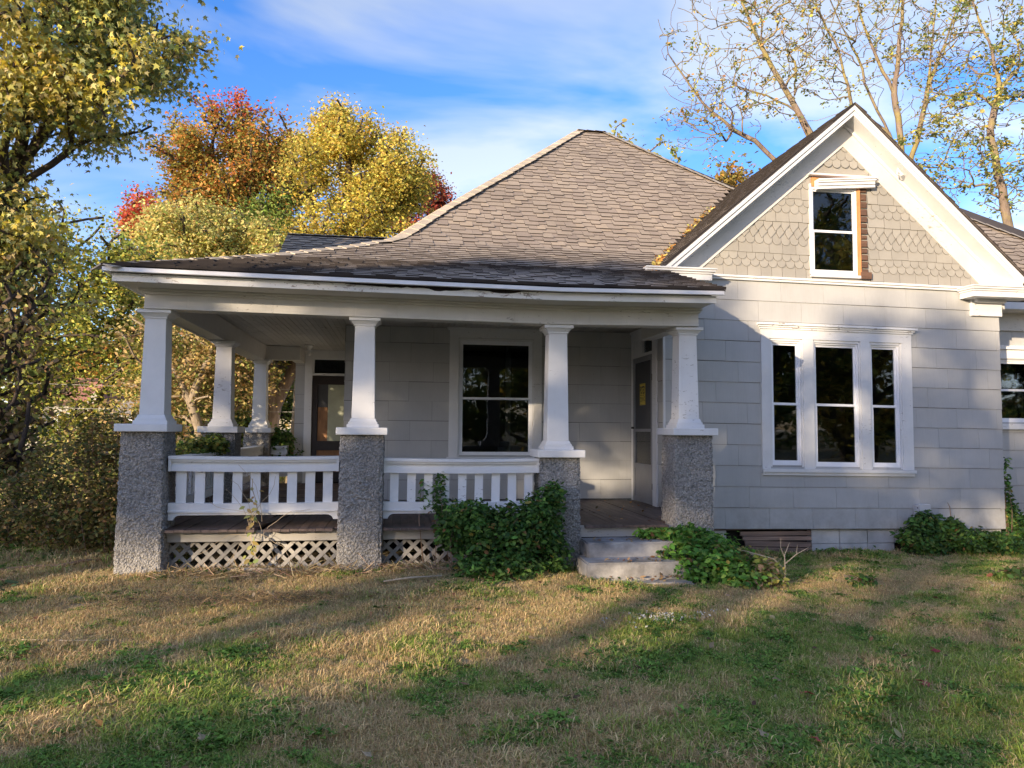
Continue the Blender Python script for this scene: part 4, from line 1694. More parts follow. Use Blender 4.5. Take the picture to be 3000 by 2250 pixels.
MB().box(X - 0.06, X - 0.022, 10.46, 10.48, 1.53, 1.56).build("handle", M['darkwood'], ed)


def sign_mesh():
    """posted notice on the screen: faces -x. built in the (−y, z) plane"""
    Vs, Fs, Ms = [], [], []

    def addbox(u0, u1, z0, z1, d0, d1, mi):
        n = len(Vs)
        for d in (d0, d1):
            for (u, z) in ((u0, z0), (u1, z0), (u1, z1), (u0, z1)):
                Vs.append((-d, -u, z))
        for q in ((3, 2, 1, 0), (4, 5, 6, 7), (0, 1, 5, 4), (1, 2, 6, 5), (2, 3, 7, 6), (3, 0, 4, 7)):
            Fs.append(tuple(n + i for i in q))
            Ms.append(mi)
    W_, H_ = 0.235, 0.30
    addbox(0, W_, 0, H_, 0.0, 0.002, 0)
    # black frame line
    for (a, b_, c, d) in ((0.008, W_ - 0.008, H_ - 0.012, H_ - 0.008), (0.008, W_ - 0.008, 0.008, 0.012), (0.008, 0.011, 0.012, H_ - 0.012), (W_ - 0.011, W_ - 0.008, 0.012, H_ - 0.012)):
        addbox(a, b_, c, d, 0.002, 0.0028, 1)

    def text(s_, size, u, z, sx=1.0, sy=1.0):
        cu = bpy.data.curves.new("txt", 'FONT')
        cu.body = s_
        cu.size = size
        cu.align_x = 'CENTER'
        cu.offset = 0.0035 * size / 0.1
        ob = bpy.data.objects.new("txt", cu)
        COL.objects.link(ob)
        dg = bpy.context.evaluated_depsgraph_get()
        me = bpy.data.meshes.new_from_object(ob.evaluated_get(dg))
        n = len(Vs)
        for v_ in me.vertices:
            Vs.append((-0.0032, -(u + v_.co.x * sx), z + v_.co.y * sy))
        for p in me.polygons:
            Fs.append(tuple(n + i for i in p.vertices))
            Ms.append(1)
        bpy.data.objects.remove(ob)
        bpy.data.curves.remove(cu)
    text("POSTED", 0.06, W_ / 2, 0.158, 0.92, 2.5)
    text("PRIVATE PROPERTY", 0.022, W_ / 2, 0.128, 0.95, 1.0)
    # rows of small print, too small to read in the photograph
    rr_ = random.Random(3)
    for i, (z, wd) in enumerate(((0.106, 0.9), (0.088, 0.8), (0.070, 0.66), (0.052, 0.86), (0.030, 0.85))):
        u = W_ * (1 - wd) / 2
        while u < W_ * (1 + wd) / 2 - 0.012:
            l_ = rr_.uniform(0.008, 0.024)
            addbox(u, u + l_, z, z + (0.009 if i < 4 else 0.003), 0.002, 0.0028, 1)
            u += l_ + 0.005
    me = bpy.data.meshes.new("notice")
    me.from_pydata(Vs, [], Fs)
    me.materials.append(M['yellow'])
    me.materials.append(M['ink'])
    me.polygons.foreach_set('material_index', Ms)
    return me


o = link(bpy.data.objects.new("notice", sign_mesh()), (X - 0.008, 10.235, 1.862), ed)
o['label'] = "yellow POSTED notice with black print on the storm door"

# rear porch door (plane y=14.2)
rd_ = empty("rear_porch_door", (-1.2, 14.2, 0.5), house)
Y = 14.2
mb = MB()
mb.box(-1.73, -1.60, Y - 0.028, Y + 0.02, 0.51, 2.80).box(-0.78, -0.765, Y - 0.028, Y + 0.02, 0.51, 2.80).box(-1.73, -0.765, Y - 0.03, Y + 0.02, 2.80, 2.90)
mb.box(-1.77, -0.765, Y - 0.055, Y + 0.02, 2.90, 2.937)
mb.box(-1.60, -0.78, Y - 0.02, Y + 0.06, 2.475, 2.515)
mb.build("casing", M['trim'], rd_)
MB().box(-1.60, -1.565, Y - 0.0, Y + 0.06, 2.515, 2.80).box(-1.565, -0.78, Y, Y + 0.06, 2.77, 2.80).build("transom_frame", M['trim'], rd_)
MB().box(-1.565, -0.78, Y + 0.03, Y + 0.034, 2.515, 2.77).build("pane", M['glass'], rd_)
MB().box(-1.7, -0.7, Y + 0.3, Y + 0.35, 0.4, 2.9).build("door_back", M['dark'], rd_)
mb = MB()
mb.box(-1.598, -1.50, Y + 0.04, Y + 0.085, 0.515, 2.47)
mb.box(-0.88, -0.78, Y + 0.04, Y + 0.085, 0.515, 2.47)
mb.box(-1.50, -0.88, Y + 0.04, Y + 0.085, 2.31, 2.47)
mb.box(-1.50, -0.88, Y + 0.04, Y + 0.085, 1.10, 1.27)
mb.box(-1.50, -0.88, Y + 0.04, Y + 0.085, 0.515, 0.70)
mb.box(-1.50, -0.88, Y + 0.03, Y + 0.04, 1.225, 1.25)
mb.build("door_frame", M['darkwood'], rd_)
MB().box(-1.49, -1.315, Y + 0.06, Y + 0.07, 1.27, 1.89).box(-1.50, -0.88, Y + 0.06, Y + 0.07, 0.70, 1.10).build("plywood_panel", M['plywood'], rd_)
MB().box(-1.49, -1.315, Y + 0.06, Y + 0.07, 1.892, 2.31).build("dark_panel", M['screen'], rd_)
MB().box(-1.313, -0.88, Y + 0.055, Y + 0.07, 1.27, 2.31).build("pale_green_panel", M['palegreen'], rd_)

# lamp holder on the porch ceiling
pl = empty("ceiling_lamp", (-1.56, 13.3, 2.80), house)
mb = MB()
prof = [(0.075, 2.936), (0.075, 2.915), (0.045, 2.895), (0.03, 2.86), (0.027, 2.845)]
mb.tube([(-1.56, 13.3, z) for _, z in prof], [r for r, _ in prof], 14)
mb.build("lamp_holder", M['porcelain'], pl, smooth=True)
prof = [(0.015, 2.85), (0.022, 2.82), (0.034, 2.79), (0.03, 2.765), (0.012, 2.75)]
MB().tube([(-1.56, 13.3, z) for _, z in prof], [r for r, _ in prof], 14).build("bulb", M['porcelain'], pl, smooth=True)

# service box on the wing wall
mbx = empty("service_box", (6.93, 9.22, 0.36), house)
MB().box(6.86, 7.025, 9.15, 9.235, 0.375, 0.455).build("box_body", M['box'], mbx, bevel=0.008)
MB().box(6.86, 7.025, 9.15, 9.235, 0.462, 0.555).build("box_lid", M['box'], mbx, bevel=0.008)
MB().box(6.835, 6.862, 9.17, 9.235, 0.38, 0.54).build("box_flange", M['box'], mbx)
MB().box(6.838, 6.85, 9.164, 9.17, 0.40, 0.415).box(6.838, 6.85, 9.164, 9.17, 0.5, 0.515).box(7.0, 7.01, 9.144, 9.15, 0.48, 0.49).build("screw", M['darkwood'], mbx)
MB().box(6.90, 6.98, 9.17, 9.23, -0.2, 0.374).build("conduit", M['box'], mbx)

# right eave over the recess
MB().box(8.2, 12.7, 9.93, 9.96, 3.37, 3.475).build("recess_fascia", M['trim'], house)
MB().box(8.2, 12.7, 9.96, 10.29, 3.36, 3.375).build("recess_soffit", M['cream'], house)
MB().box(8.216, 12.5, 10.255, 10.285, 3.09, 3.36).build("recess_frieze", M['cream'], house)

# ------------------------------------------------------------------ foliage helpers
OVAL = (np.array([(0, 0, 0), (.26, .30, .05), (.23, .65, .05), (0, 1, 0), (-.23, .65, .05), (-.26, .30, .05)], float), [(0, 1, 2, 3), (0, 3, 4, 5)])
RHOMB = (np.array([(0, 0, 0), (.3, .45, .06), (0, 1, 0), (-.3, .45, .06)], float), [(0, 1, 2, 3)])
_st = [(0, 0, 0)]
for a, r in ((-115, .42), (-88, .30), (-62, .70), (-38, .34), (-12, .55), (0, 1.0)):
    _st.append((r * math.sin(math.radians(-a)) * 0.95, 0.18 + r * math.cos(math.radians(a)) * 0.82, 0.07 * abs(math.sin(math.radians(a)))))
_st += [(-x, y, z) for x, y, z in reversed(_st[1:-1])]
STAR = (np.array(_st, float), [tuple(range(len(_st)))])


def leaves(name, pos, size, cols, template, mat, parent, nrm=None, seed=0, droop=0.4, size_var=0.35, frame=None, spread=1.0):
    """one mesh of leaves. pos (n,3); cols (n,3)"""
    r = np.random.default_rng(seed)
    n = len(pos)
    T, TF = template
    yaw = r.random(n) * 2 * PI
    ydir = np.stack([np.cos(yaw), np.sin(yaw), -droop + r.normal(0, 0.45, n)], -1)
    ydir /= np.linalg.norm(ydir, axis=1)[:, None]
    if nrm is None:
        nn = np.stack([r.normal(0, .6 * spread, n), r.normal(0, .6 * spread, n), np.abs(r.normal(0.5, .5, n))], -1)
    else:
        nn = nrm + r.normal(0, .45 * spread, (n, 3))
    nn -= (nn * ydir).sum(1)[:, None] * ydir
    nn /= (np.linalg.norm(nn, axis=1)[:, None] + 1e-9)
    xd = np.cross(ydir, nn)
    s_ = size * (1 - size_var + 2 * size_var * r.random(n))
    V = (pos[:, None, :] + s_[:, None, None] * (T[None, :, 0:1] * xd[:, None, :] + T[None, :, 1:2] * ydir[:, None, :] + T[None, :, 2:3] * nn[:, None, :]))
    k = len(T)
    F = (np.array(TF)[None] + (np.arange(n) * k)[:, None, None]).reshape(-1, len(TF[0]))
    C = np.repeat(cols, k, axis=0)
    V = V.reshape(-1, 3)
    loc = np.array(WL[parent]) if parent is not None else V.mean(0)
    me = mesh_np(name, V - loc, F, mat, C)
    return link(bpy.data.objects.new(name, me), loc, parent)


def pick(palette, n, r, w=None, jit=0.18):
    p = np.array(palette, float)
    i = r.choice(len(p), n, p=w)
    c = p[i] * (1 + r.normal(0, jit, (n, 1)))
    c *= 1.5 * (1 + r.normal(0, 0.07, (n, 3)))
    return np.clip(c, 0.004, 0.74)


def grow(stems, attractors, seed, step=0.35, bias=0.35, wob=0.12, up_=0.1):
    """stems: list of (points, parent_node or None). returns nodes array, parent array"""
    r = np.random.default_rng(seed)
    P, par = [], []
    for pts in stems:
        prev = -1
        pts = [np.array(p, float) for p in pts]
        if P:       # attach to nearest existing node
            d = np.linalg.norm(np.array(P) - pts[0], axis=1)
            if d.min() < 0.6:
                prev = int(d.argmin())
                pts = pts[1:] if d.min() < 0.3 else pts
        for q in pts:
            if prev >= 0:
                a = P[prev]
                L_ = np.linalg.norm(q - a)
                k = max(1, int(L_ / step))
                for i in range(1, k + 1):
                    x_ = a + (q - a) * i / k
                    if i < k:
                        x_ = x_ + r.normal(0, wob * step * 0.5, 3)
                    P.append(x_)
                    par.append(prev)
                    prev = len(P) - 1
            else:
                P.append(q)
                par.append(-1)
                prev = len(P) - 1
    nmain = len(P)
    arr = np.zeros((200000, 3))
    arr[:len(P)] = P
    plen = np.zeros(200000)
    for i in range(len(P)):
        if par[i] >= 0:
            plen[i] = plen[par[i]] + np.linalg.norm(arr[i] - arr[par[i]])
    A = np.array(attractors)
    d0 = np.array([np.linalg.norm(arr[:nmain] - a, axis=1).min() for a in A])
    order = np.argsort(d0 + r.normal(0, 0.15, len(A)))
    tips = []
    for ai in order:
        a = A[ai]
        n = len(P)
        dv = a - arr[:n]
        dist = np.linalg.norm(dv, axis=1)
        cost = dist + bias * plen[:n] + 0.8 * np.maximum(0, -dv[:, 2]) * up_ * 4
        j = int(cost.argmin())
        L_ = dist[j]
        if L_ < step * 0.3:
            continue
        pd = arr[j] - arr[par[j]] if par[j] >= 0 else np.array([0, 0, 1.0])
        pd = pd / (np.linalg.norm(pd) + 1e-9)
        k = max(2, int(L_ / step))
        c1 = arr[j] + pd * L_ * 0.33
        c2 = a + np.array([0, 0, up_]) * L_ * -0.25
        prev = j
        for i in range(1, k + 1):
            u = i / k
            x_ = (1 - u) ** 3 * arr[j] + 3 * u * (1 - u) ** 2 * c1 + 3 * u * u * (1 - u) * c2 + u ** 3 * a
            x_ = x_ + r.normal(0, wob * step * (0.5 if i < k else 0), 3)
            P.append(x_)
            par.append(prev)
            arr[len(P) - 1] = x_
            plen[len(P) - 1] = plen[prev] + np.linalg.norm(x_ - arr[prev])
            prev = len(P) - 1
        tips.append(prev)
    return np.array(P), np.array(par), tips


def branch_mesh(P, par, r0, rtip, k_thick=8, expo=2.3):
    n = len(P)
    acc = np.zeros(n)
    kids = np.zeros(n, int)
    for i in range(n):
        if par[i] >= 0:
            kids[par[i]] += 1
    best = -np.ones(n, int)
    for i in range(n - 1, -1, -1):
        if kids[i] == 0:
            acc[i] = 1
        if par[i] >= 0:
            acc[par[i]] += acc[i]
            if best[par[i]] < 0 or acc[i] > acc[best[par[i]]]:
                best[par[i]] = i
    total = acc[0]
    R = rtip + (r0 - rtip) * (acc / max(total, 1)) ** (1 / expo)
    D = np.zeros((n, 3))
    for i in range(n):
        d = np.zeros(3)
        if par[i] >= 0:
            d = d + (P[i] - P[par[i]])
        if best[i] >= 0:
            d = d + (P[best[i]] - P[i])
        D[i] = d / (np.linalg.norm(d) + 1e-9)
    V, F = [], []

    def ring(p, d, r, k, ph):
        d = d / (np.linalg.norm(d) + 1e-9)
        a = np.cross(d, [0.13, 0.31, 0.94] if abs(d[2]) < 0.9 else [1, 0.1, 0])
        a /= np.linalg.norm(a)
        b_ = np.cross(d, a)
        th = np.arange(k) * 2 * PI / k
        return p + r * (np.cos(th)[:, None] * a + np.sin(th)[:, None] * b_)
    cnt = 0
    for i in range(n):
        j = par[i]
        if j < 0:
            continue
        k = k_thick if R[i] > 0.05 else (5 if R[i] > 0.02 else 3)
        main = best[j] == i
        rp = R[j] if main else R[i] * 1.15
        dp = D[j] if main else P[i] - P[j]
        V.append(ring(P[j], dp, rp, k, 0))
        V.append(ring(P[i], D[i], R[i], k, 0))
        ii = np.arange(k)
        F.append(np.stack([cnt + ii, cnt + (ii + 1) % k, cnt + k + (ii + 1) % k, cnt + k + ii], -1))
        cnt += 2 * k
    return np.concatenate(V), np.concatenate(F), R


def ellipsoid_pts(c, rad, n, r, shell=0.45, nscale=None, thr=0.0):
    out_ = []
    c = np.array(c, float)
    rad = np.array(rad, float)
    while len(out_) < n:
        v_ = r.normal(0, 1, 3)
        v_ /= np.linalg.norm(v_)
        lump = 1 + 0.42 * mnoise.noise(Vector(v_) * 2.1 + Vector(c) * 0.7) + 0.22 * mnoise.noise(Vector(v_) * 5.3 + Vector(c))
        q = c + rad * v_ * (shell + (1 - shell) * r.random() ** 0.5) * lump
        if nscale and mnoise.noise(Vector(q) * nscale) < thr:
            if r.random() < 0.85:
                continue
        out_.append(q)
    return np.array(out_)


def tree(name, label, stems, blobs, seed, palette, nleaf, lsize, r0, rtip=0.012, weights=None, template=RHOMB, barkm='bark_dark', group=None, leaf_sigma=0.28, expo=2.3, up_=0.1,
         cat="tree", colfn=None, leaf_frac=1.0, step=0.45, nscale=0.6, thr=-0.12, shell=0.35, mat='leaf', droop=0.4, wob=0.12, bias=0.35):
    """blobs: list of (centre, radii, n attractors)"""
    r = np.random.default_rng(seed)
    A = np.concatenate([ellipsoid_pts(c, rad, n, r, shell, nscale, thr) for c, rad, n in blobs])
    P, par, tips = grow(stems, A, seed, step, wob=wob, bias=bias, up_=up_)
    base = np.array(stems[0][0], float)
    root = empty(name, base)
    tag(root, label, cat, group)
    V, F, R = branch_mesh(P, par, r0, rtip, expo=expo)
    me = mesh_np("trunk", V - base, F, M[barkm], smooth=True) if False else None
    # faces have mixed ring sizes but all quads
    me = mesh_np("trunk", V - base, F, M[barkm], smooth=True)
    link(bpy.data.objects.new("trunk", me), base, root)
    if nleaf:
        tips = np.array(tips)
        if leaf_frac < 1:
            tips = tips[r.random(len(tips)) < leaf_frac]
        # leaves gather round the tips and along the last stretch of twig
        src = []
        for tpi in tips:
            q = tpi
            for _ in range(3):
                src.append(q)
                if par[q] >= 0:
                    q = par[q]
        src = np.array(src)
        w_ = r.random(len(src)) ** 1.5 + 0.15
        w_ /= w_.sum()
        ch = r.choice(src, nleaf, p=w_)
        pos = P[ch] + r.normal(0, leaf_sigma, (nleaf, 3)) * np.array([1, 1, 0.75])
        cols = pick(palette, nleaf, r, weights)
        # clump tone
        tone = np.array([mnoise.noise(Vector(P[q]) * 0.9) for q in ch])
        cols *= (1 + 0.35 * tone)[:, None]
        if colfn is not None:
            cols = colfn(pos, cols, r)
        leaves("crown", pos, lsize, cols, template, M[mat], root, seed=seed, droop=droop)
    return root


YEL = [(0.50, 0.36, 0.06), (0.44, 0.33, 0.07), (0.54, 0.39, 0.09), (0.34, 0.29, 0.06), (0.24, 0.24, 0.05)]
PALE = [(0.48, 0.42, 0.14), (0.40, 0.38, 0.12), (0.52, 0.43, 0.16), (0.24, 0.27, 0.07), (0.44, 0.30, 0.10)]
GRN = [(0.075, 0.12, 0.028), (0.11, 0.15, 0.035), (0.05, 0.085, 0.022), (0.18, 0.19, 0.04)]
ORG = [(0.36, 0.20, 0.045), (0.26, 0.19, 0.045), (0.38, 0.15, 0.04), (0.20, 0.17, 0.04), (0.16, 0.17, 0.035)]
RED = [(0.42, 0.07, 0.04), (0.33, 0.05, 0.035), (0.38, 0.12, 0.05)]
MPL = [(0.15, 0.18, 0.07), (0.20, 0.22, 0.08), (0.28, 0.28, 0.10), (0.12, 0.15, 0.055), (0.46, 0.38, 0.09)]

# --- silver maple that reaches in at upper left
r_ = np.random.default_rng(3)


def maple_col(pos, cols, r):
    lit = sstep(-3.4, -5.2, pos[:, 0]) * 0.8 * (0.4 + 0.6 * sstep(4.5, 7.0, pos[:, 2]))  # sunlight painted into leaf colour: left and upper clumps turn brighter yellow
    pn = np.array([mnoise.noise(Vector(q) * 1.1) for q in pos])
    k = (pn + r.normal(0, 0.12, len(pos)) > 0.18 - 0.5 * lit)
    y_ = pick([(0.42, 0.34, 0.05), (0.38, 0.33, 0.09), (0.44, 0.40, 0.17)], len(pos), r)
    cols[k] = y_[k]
    return cols


tree("silver_maple", "large silver maple with yellowing star-shaped leaves, dark trunk rising at upper left",
     [[(-6.1, 11, 0), (-5.9, 11, 2.2), (-5.55, 11, 3.7), (-5.375, 11, 4.43), (-5.19, 11, 5.04), (-4.98, 11, 5.45), (-4.75, 11, 5.85), (-4.4, 10.8, 6.6)],
      [(-5.25, 11, 4.85), (-5.2, 11, 5.4), (-5.15, 11, 5.9), (-4.95, 11, 6.5), (-4.9, 10.9, 8.0)],
      [(-5.55, 11, 3.75), (-6.3, 10.6, 5.4), (-6.8, 10.4, 7.0)]],
     [((-5.2, 10.4, 6.8), (1.9, 2.0, 1.5), 230), ((-3.75, 10.4, 6.75), (0.95, 1.1, 0.85), 90), ((-4.15, 10.4, 5.9), (0.85, 0.9, 0.65), 60), ((-5.7, 10.2, 5.4), (1.3, 1.6, 1.1), 80),
      ((-4.7, 10.5, 8.4), (2.2, 2.0, 1.2), 120), ((-5.6, 10.4, 4.2), (1.0, 1.1, 0.8), 60), ((-5.1, 10.7, 3.6), (0.7, 0.9, 0.6), 30)],
     5, MPL, 44000, 0.074, 0.15, 0.005, template=STAR, barkm='bark_dark', leaf_sigma=0.16, colfn=maple_col, step=0.3, nscale=1.1, thr=0.10, shell=0.15, droop=1.2, wob=0.16)

# --- trees beyond the house, left to right
def redtop(pos, cols, r):
    k = (pos[:, 2] > 15.3 + r.normal(0, 0.5, len(pos))) & (pos[:, 0] > -8.6 + r.normal(0, 0.6, len(pos)))
    rc = pick(RED, len(pos), r)
    cols[k] = rc[k]
    k2 = (pos[:, 0] < -9.6 + r.normal(0, 0.5, len(pos))) & (r.random(len(pos)) < 0.5)
    return cols


tree("red_topped_tree", "tall orange-brown tree whose top has turned red, behind the yellow trees",
     [[(-6.0, 34, 0.3), (-6.1, 34, 7.0), (-6.6, 34, 9.0), (-8.0, 34, 11.0), (-8.9, 34, 12.0)], [(-6.1, 34, 7.0), (-6.6, 34, 11), (-6.7, 34, 14)], [(-6.1, 34, 8.0), (-5.6, 34, 12), (-5.4, 34, 14)]],
     [((-7.5, 34, 12.9), (3.2, 2.7, 3.0), 300), ((-9.0, 34, 11.9), (1.3, 1.6, 1.6), 60), ((-5.5, 34, 12.5), (1.3, 1.6, 2.2), 70)],
     21, ORG, 48000, 0.145, 0.32, 0.016, colfn=redtop, leaf_sigma=0.28)
tree("small_red_tree", "small scarlet tree far behind, left of the orange-brown tree",
     [[(-12.2, 38, 0.3), (-12.2, 38, 10.5)]], [((-12.3, 38, 12.1), (1.1, 1.1, 1.3), 60), ((-11.2, 38, 10.8), (1.6, 1.2, 1.2), 50)],
     22, RED + [(0.4, 0.2, 0.05)], 12000, 0.15, 0.15, 0.016)


def yel_col(pos, cols, r):
    k = r.random(len(pos)) < 0.35 * sstep(11.0, 13.5, pos[:, 2])
    y_ = pick([(0.58, 0.40, 0.09), (0.55, 0.34, 0.10)], len(pos), r)
    cols[k] = y_[k]
    return cols


tree("yellow_tree", "tall golden yellow tree behind the left end of the roof",
     [[(-1.7, 28, 0.3), (-1.8, 28, 6.0), (-1.9, 28, 9.0), (-2.1, 28, 12.5)], [(-1.8, 28, 7.0), (-0.6, 28, 9.5), (0.1, 28, 11)], [(-1.8, 28, 6.0), (-3.2, 28, 9.0), (-3.6, 28, 11)]],
     [((-1.9, 28, 11.0), (2.6, 2.3, 2.4), 220), ((-0.6, 28, 10.2), (1.6, 1.6, 2.2), 80), ((-2.4, 27.5, 8.3), (1.9, 2.0, 1.6), 90), ((-2.7, 28, 12.4), (0.8, 0.8, 1.2), 25), ((-0.1, 27.5, 8.0), (1.5, 1.6, 1.4), 50)],
     23, YEL, 62000, 0.118, 0.26, 0.014, colfn=yel_col, leaf_sigma=0.25)
tree("dark_red_tree", "dark crimson tree just showing right of the yellow tree",
     [[(1.2, 36, 0.3), (1.1, 36, 10)]], [((1.1, 36, 12.0), (1.15, 1.2, 2.0), 90), ((0.2, 36, 10.6), (1.2, 1.2, 1.4), 40)], 24, [(0.22, 0.04, 0.03), (0.30, 0.07, 0.03), (0.13, 0.05, 0.03)], 15000, 0.14, 0.2, 0.016)
tree("pale_yellow_tree", "low pale yellow-green tree behind the porch roof's left corner",
     [[(-6.3, 24, 0.2), (-6.2, 24, 4.0), (-6.9, 24, 6.0)], [(-6.2, 24, 4.0), (-5.3, 24, 6.0), (-4.9, 24, 7.6)]],
     [((-6.6, 24, 6.9), (2.0, 1.8, 1.7), 150), ((-4.9, 24, 6.4), (1.5, 1.5, 1.6), 90), ((-7.5, 24, 5.4), (1.3, 1.4, 1.4), 50)],
     25, PALE, 48000, 0.105, 0.18, 0.012, leaf_sigma=0.23)
tree("green_tree", "bright green leafy tree between the two yellow trees",
     [[(-6.0, 30, 0.3), (-6.0, 30, 7)]], [((-6.0, 30, 8.3), (1.9, 1.5, 1.9), 110), ((-4.6, 30, 8.6), (1.2, 1.2, 2.4), 60)], 26, [(0.14, 0.20, 0.04), (0.20, 0.24, 0.05), (0.08, 0.12, 0.03)], 22000, 0.12, 0.18, 0.014)
tree("olive_tree_left", "olive green bushy tree standing left of the porch, half in shade",
     [[(-7.9, 17, 0.1), (-7.7, 17, 3.0), (-7.2, 17, 5)]], [((-7.3, 17, 4.6), (2.0, 1.6, 1.9), 150), ((-5.7, 17, 3.9), (1.1, 1.2, 1.7), 80), ((-8.6, 16.5, 3.0), (1.6, 1.4, 1.8), 70), ((-6.9, 17.5, 2.0), (1.2, 1.0, 0.9), 45)],
     27, [(0.22, 0.25, 0.055), (0.30, 0.30, 0.06), (0.15, 0.19, 0.045), (0.42, 0.37, 0.08)], 27000, 0.09, 0.16, 0.010, leaf_sigma=0.22).name = "olive_tree"
tree("tan_leaved_tree", "leaning tree with drying tan leaves seen through the left porch opening",
     [[(-3.82, 15.5, 0.0), (-3.87, 15.5, 1.45), (-4.05, 15.5, 1.98), (-4.28, 15.5, 2.45), (-4.5, 15.5, 2.8), (-4.7, 15.5, 3.4)], [(-4.05, 15.5, 1.98), (-3.9, 15.5, 2.5), (-3.7, 15.6, 3.0)]],
     [((-4.3, 15.9, 3.0), (1.2, 1.0, 1.2), 110), ((-3.4, 16.2, 2.8), (0.9, 0.8, 1.2), 60), ((-5.0, 16, 1.9), (0.7, 0.8, 0.9), 30)],
     28, [(0.36, 0.26, 0.11), (0.28, 0.22, 0.08), (0.14, 0.16, 0.04), (0.40, 0.30, 0.14)], 13000, 0.085, 0.10, 0.008, barkm='bark_tan', leaf_sigma=0.2)
tree("green_backdrop_tree", "dense green tree seen between the two rear porch columns",
     [[(-3.9, 21, 0.1), (-3.9, 21, 3.2)]], [((-3.8, 21, 3.0), (1.5, 1.2, 1.5), 110), ((-4.9, 21, 1.7), (1.6, 1.2, 1.2), 60), ((-2.4, 22, 2.0), (1.4, 1.0, 1.6), 60)], 29, [(0.09, 0.13, 0.03), (0.16, 0.19, 0.045), (0.22, 0.23, 0.06)], 24000, 0.095, 0.14, 0.01)
tree("forked_trunk_tree", "thick pinkish forked trunk leaning right behind the rear porch",
     [[(-2.80, 17, 0.0), (-2.79, 17, 1.42), (-2.72, 17, 1.92), (-2.50, 17, 2.43), (-2.30, 17, 2.81), (-2.15, 17, 3.6)], [(-2.76, 17, 1.75), (-2.85, 17, 2.6), (-2.89, 17, 3.2)]],
     [((-2.4, 17.2, 4.4), (1.5, 1.2, 0.9), 60), ((-2.45, 17.4, 3.0), (0.4, 0.4, 0.3), 8)], 30, [(0.40, 0.34, 0.10), (0.20, 0.22, 0.05)], 3500, 0.12, 0.165, 0.02, barkm='bark_pink', leaf_sigma=0.18)
# broad pale trunk behind it
mb = MB()
mb.tube([(-2.35, 18.6, -0.1), (-2.33, 18.6, 1.0), (-2.3, 18.6, 2.0), (-2.28, 18.6, 3.2)], [0.34, 0.27, 0.24, 0.22], 14)
o = mb.build("broken_trunk", M['bark_tan'], smooth=True)
tag(o, "broad pale shaggy trunk standing behind the forked trunk", "tree trunk")

# --- thicket on the left edge
tree("vine_smothered_tree", "dark dead-looking tree smothered in browning vines at the left edge",
     [[(-5.0, 10.2, 0.0), (-5.05, 10.2, 1.6), (-5.2, 10.3, 3.2)], [(-5.6, 10.6, 0.0), (-5.6, 10.6, 2.2), (-5.9, 10.6, 3.8)], [(-4.62, 10.0, 0.0), (-4.6, 10.0, 0.9), (-4.55, 10.1, 1.8)]],
     [((-5.2, 10.3, 2.1), (0.75, 0.8, 1.5), 160), ((-6.2, 10.6, 2.0), (1.0, 1.0, 1.6), 90), ((-5.3, 10.4, 3.6), (1.0, 0.9, 0.8), 60), ((-4.75, 10.2, 1.2), (0.35, 0.4, 0.7), 25)],
     31, [(0.19, 0.13, 0.065), (0.14, 0.12, 0.05), (0.25, 0.18, 0.09), (0.12, 0.15, 0.04), (0.34, 0.31, 0.09)], 7500, 0.085, 0.13, 0.006, template=OVAL, leaf_sigma=0.16, step=0.22, droop=0.8)

# --- bare trees at upper right
OLV = [(0.18, 0.20, 0.07), (0.27, 0.26, 0.08), (0.38, 0.32, 0.07), (0.14, 0.17, 0.06)]
tree("bare_tree", "tall many-stemmed bare tree with few olive leaves behind the gable",
     [[(13.4, 19, 0), (13.6, 19, 5), (14.05, 19, 8.5), (13.91, 19, 10.1), (13.77, 19, 11.12), (13.27, 19, 12.11), (12.84, 19, 13.16), (12.5, 19, 15.0)],
      [(13.77, 19, 11.12), (13.94, 19, 12.27), (14.08, 19, 13.27), (14.2, 19, 15.0)],
      [(14.05, 19, 8.5), (14.27, 19, 9.37), (14.55, 19, 10.2), (14.82, 19, 11.36), (15.04, 19, 12.91), (15.3, 19, 15.2)],
      [(14.82, 19, 11.36), (15.39, 19, 12.67), (16.2, 19, 15.0)],
      [(14.05, 19, 8.5), (13.57, 19, 9.97), (13.24, 19, 10.59), (12.86, 19, 11.37), (12.64, 19, 12.16), (12.04, 19, 13.3), (11.5, 19, 14.4)],
      [(13.57, 19, 9.97), (12.6, 19.2, 10.7), (12.2, 19.2, 12.4), (11.2, 19.2, 14.2)]],
     [((12.6, 19, 13.4), (2.2, 1.8, 2.6), 420), ((14.8, 19, 13.6), (1.8, 1.6, 2.4), 320), ((15.2, 18.5, 11.0), (1.6, 1.2, 1.8), 120)],
     41, OLV, 2300, 0.095, 0.13, 0.0045, barkm='bark_grey', leaf_sigma=0.08, leaf_frac=0.22, step=0.32, nscale=None, template=OVAL, bias=0.12, wob=0.10, expo=1.85, up_=0.5)
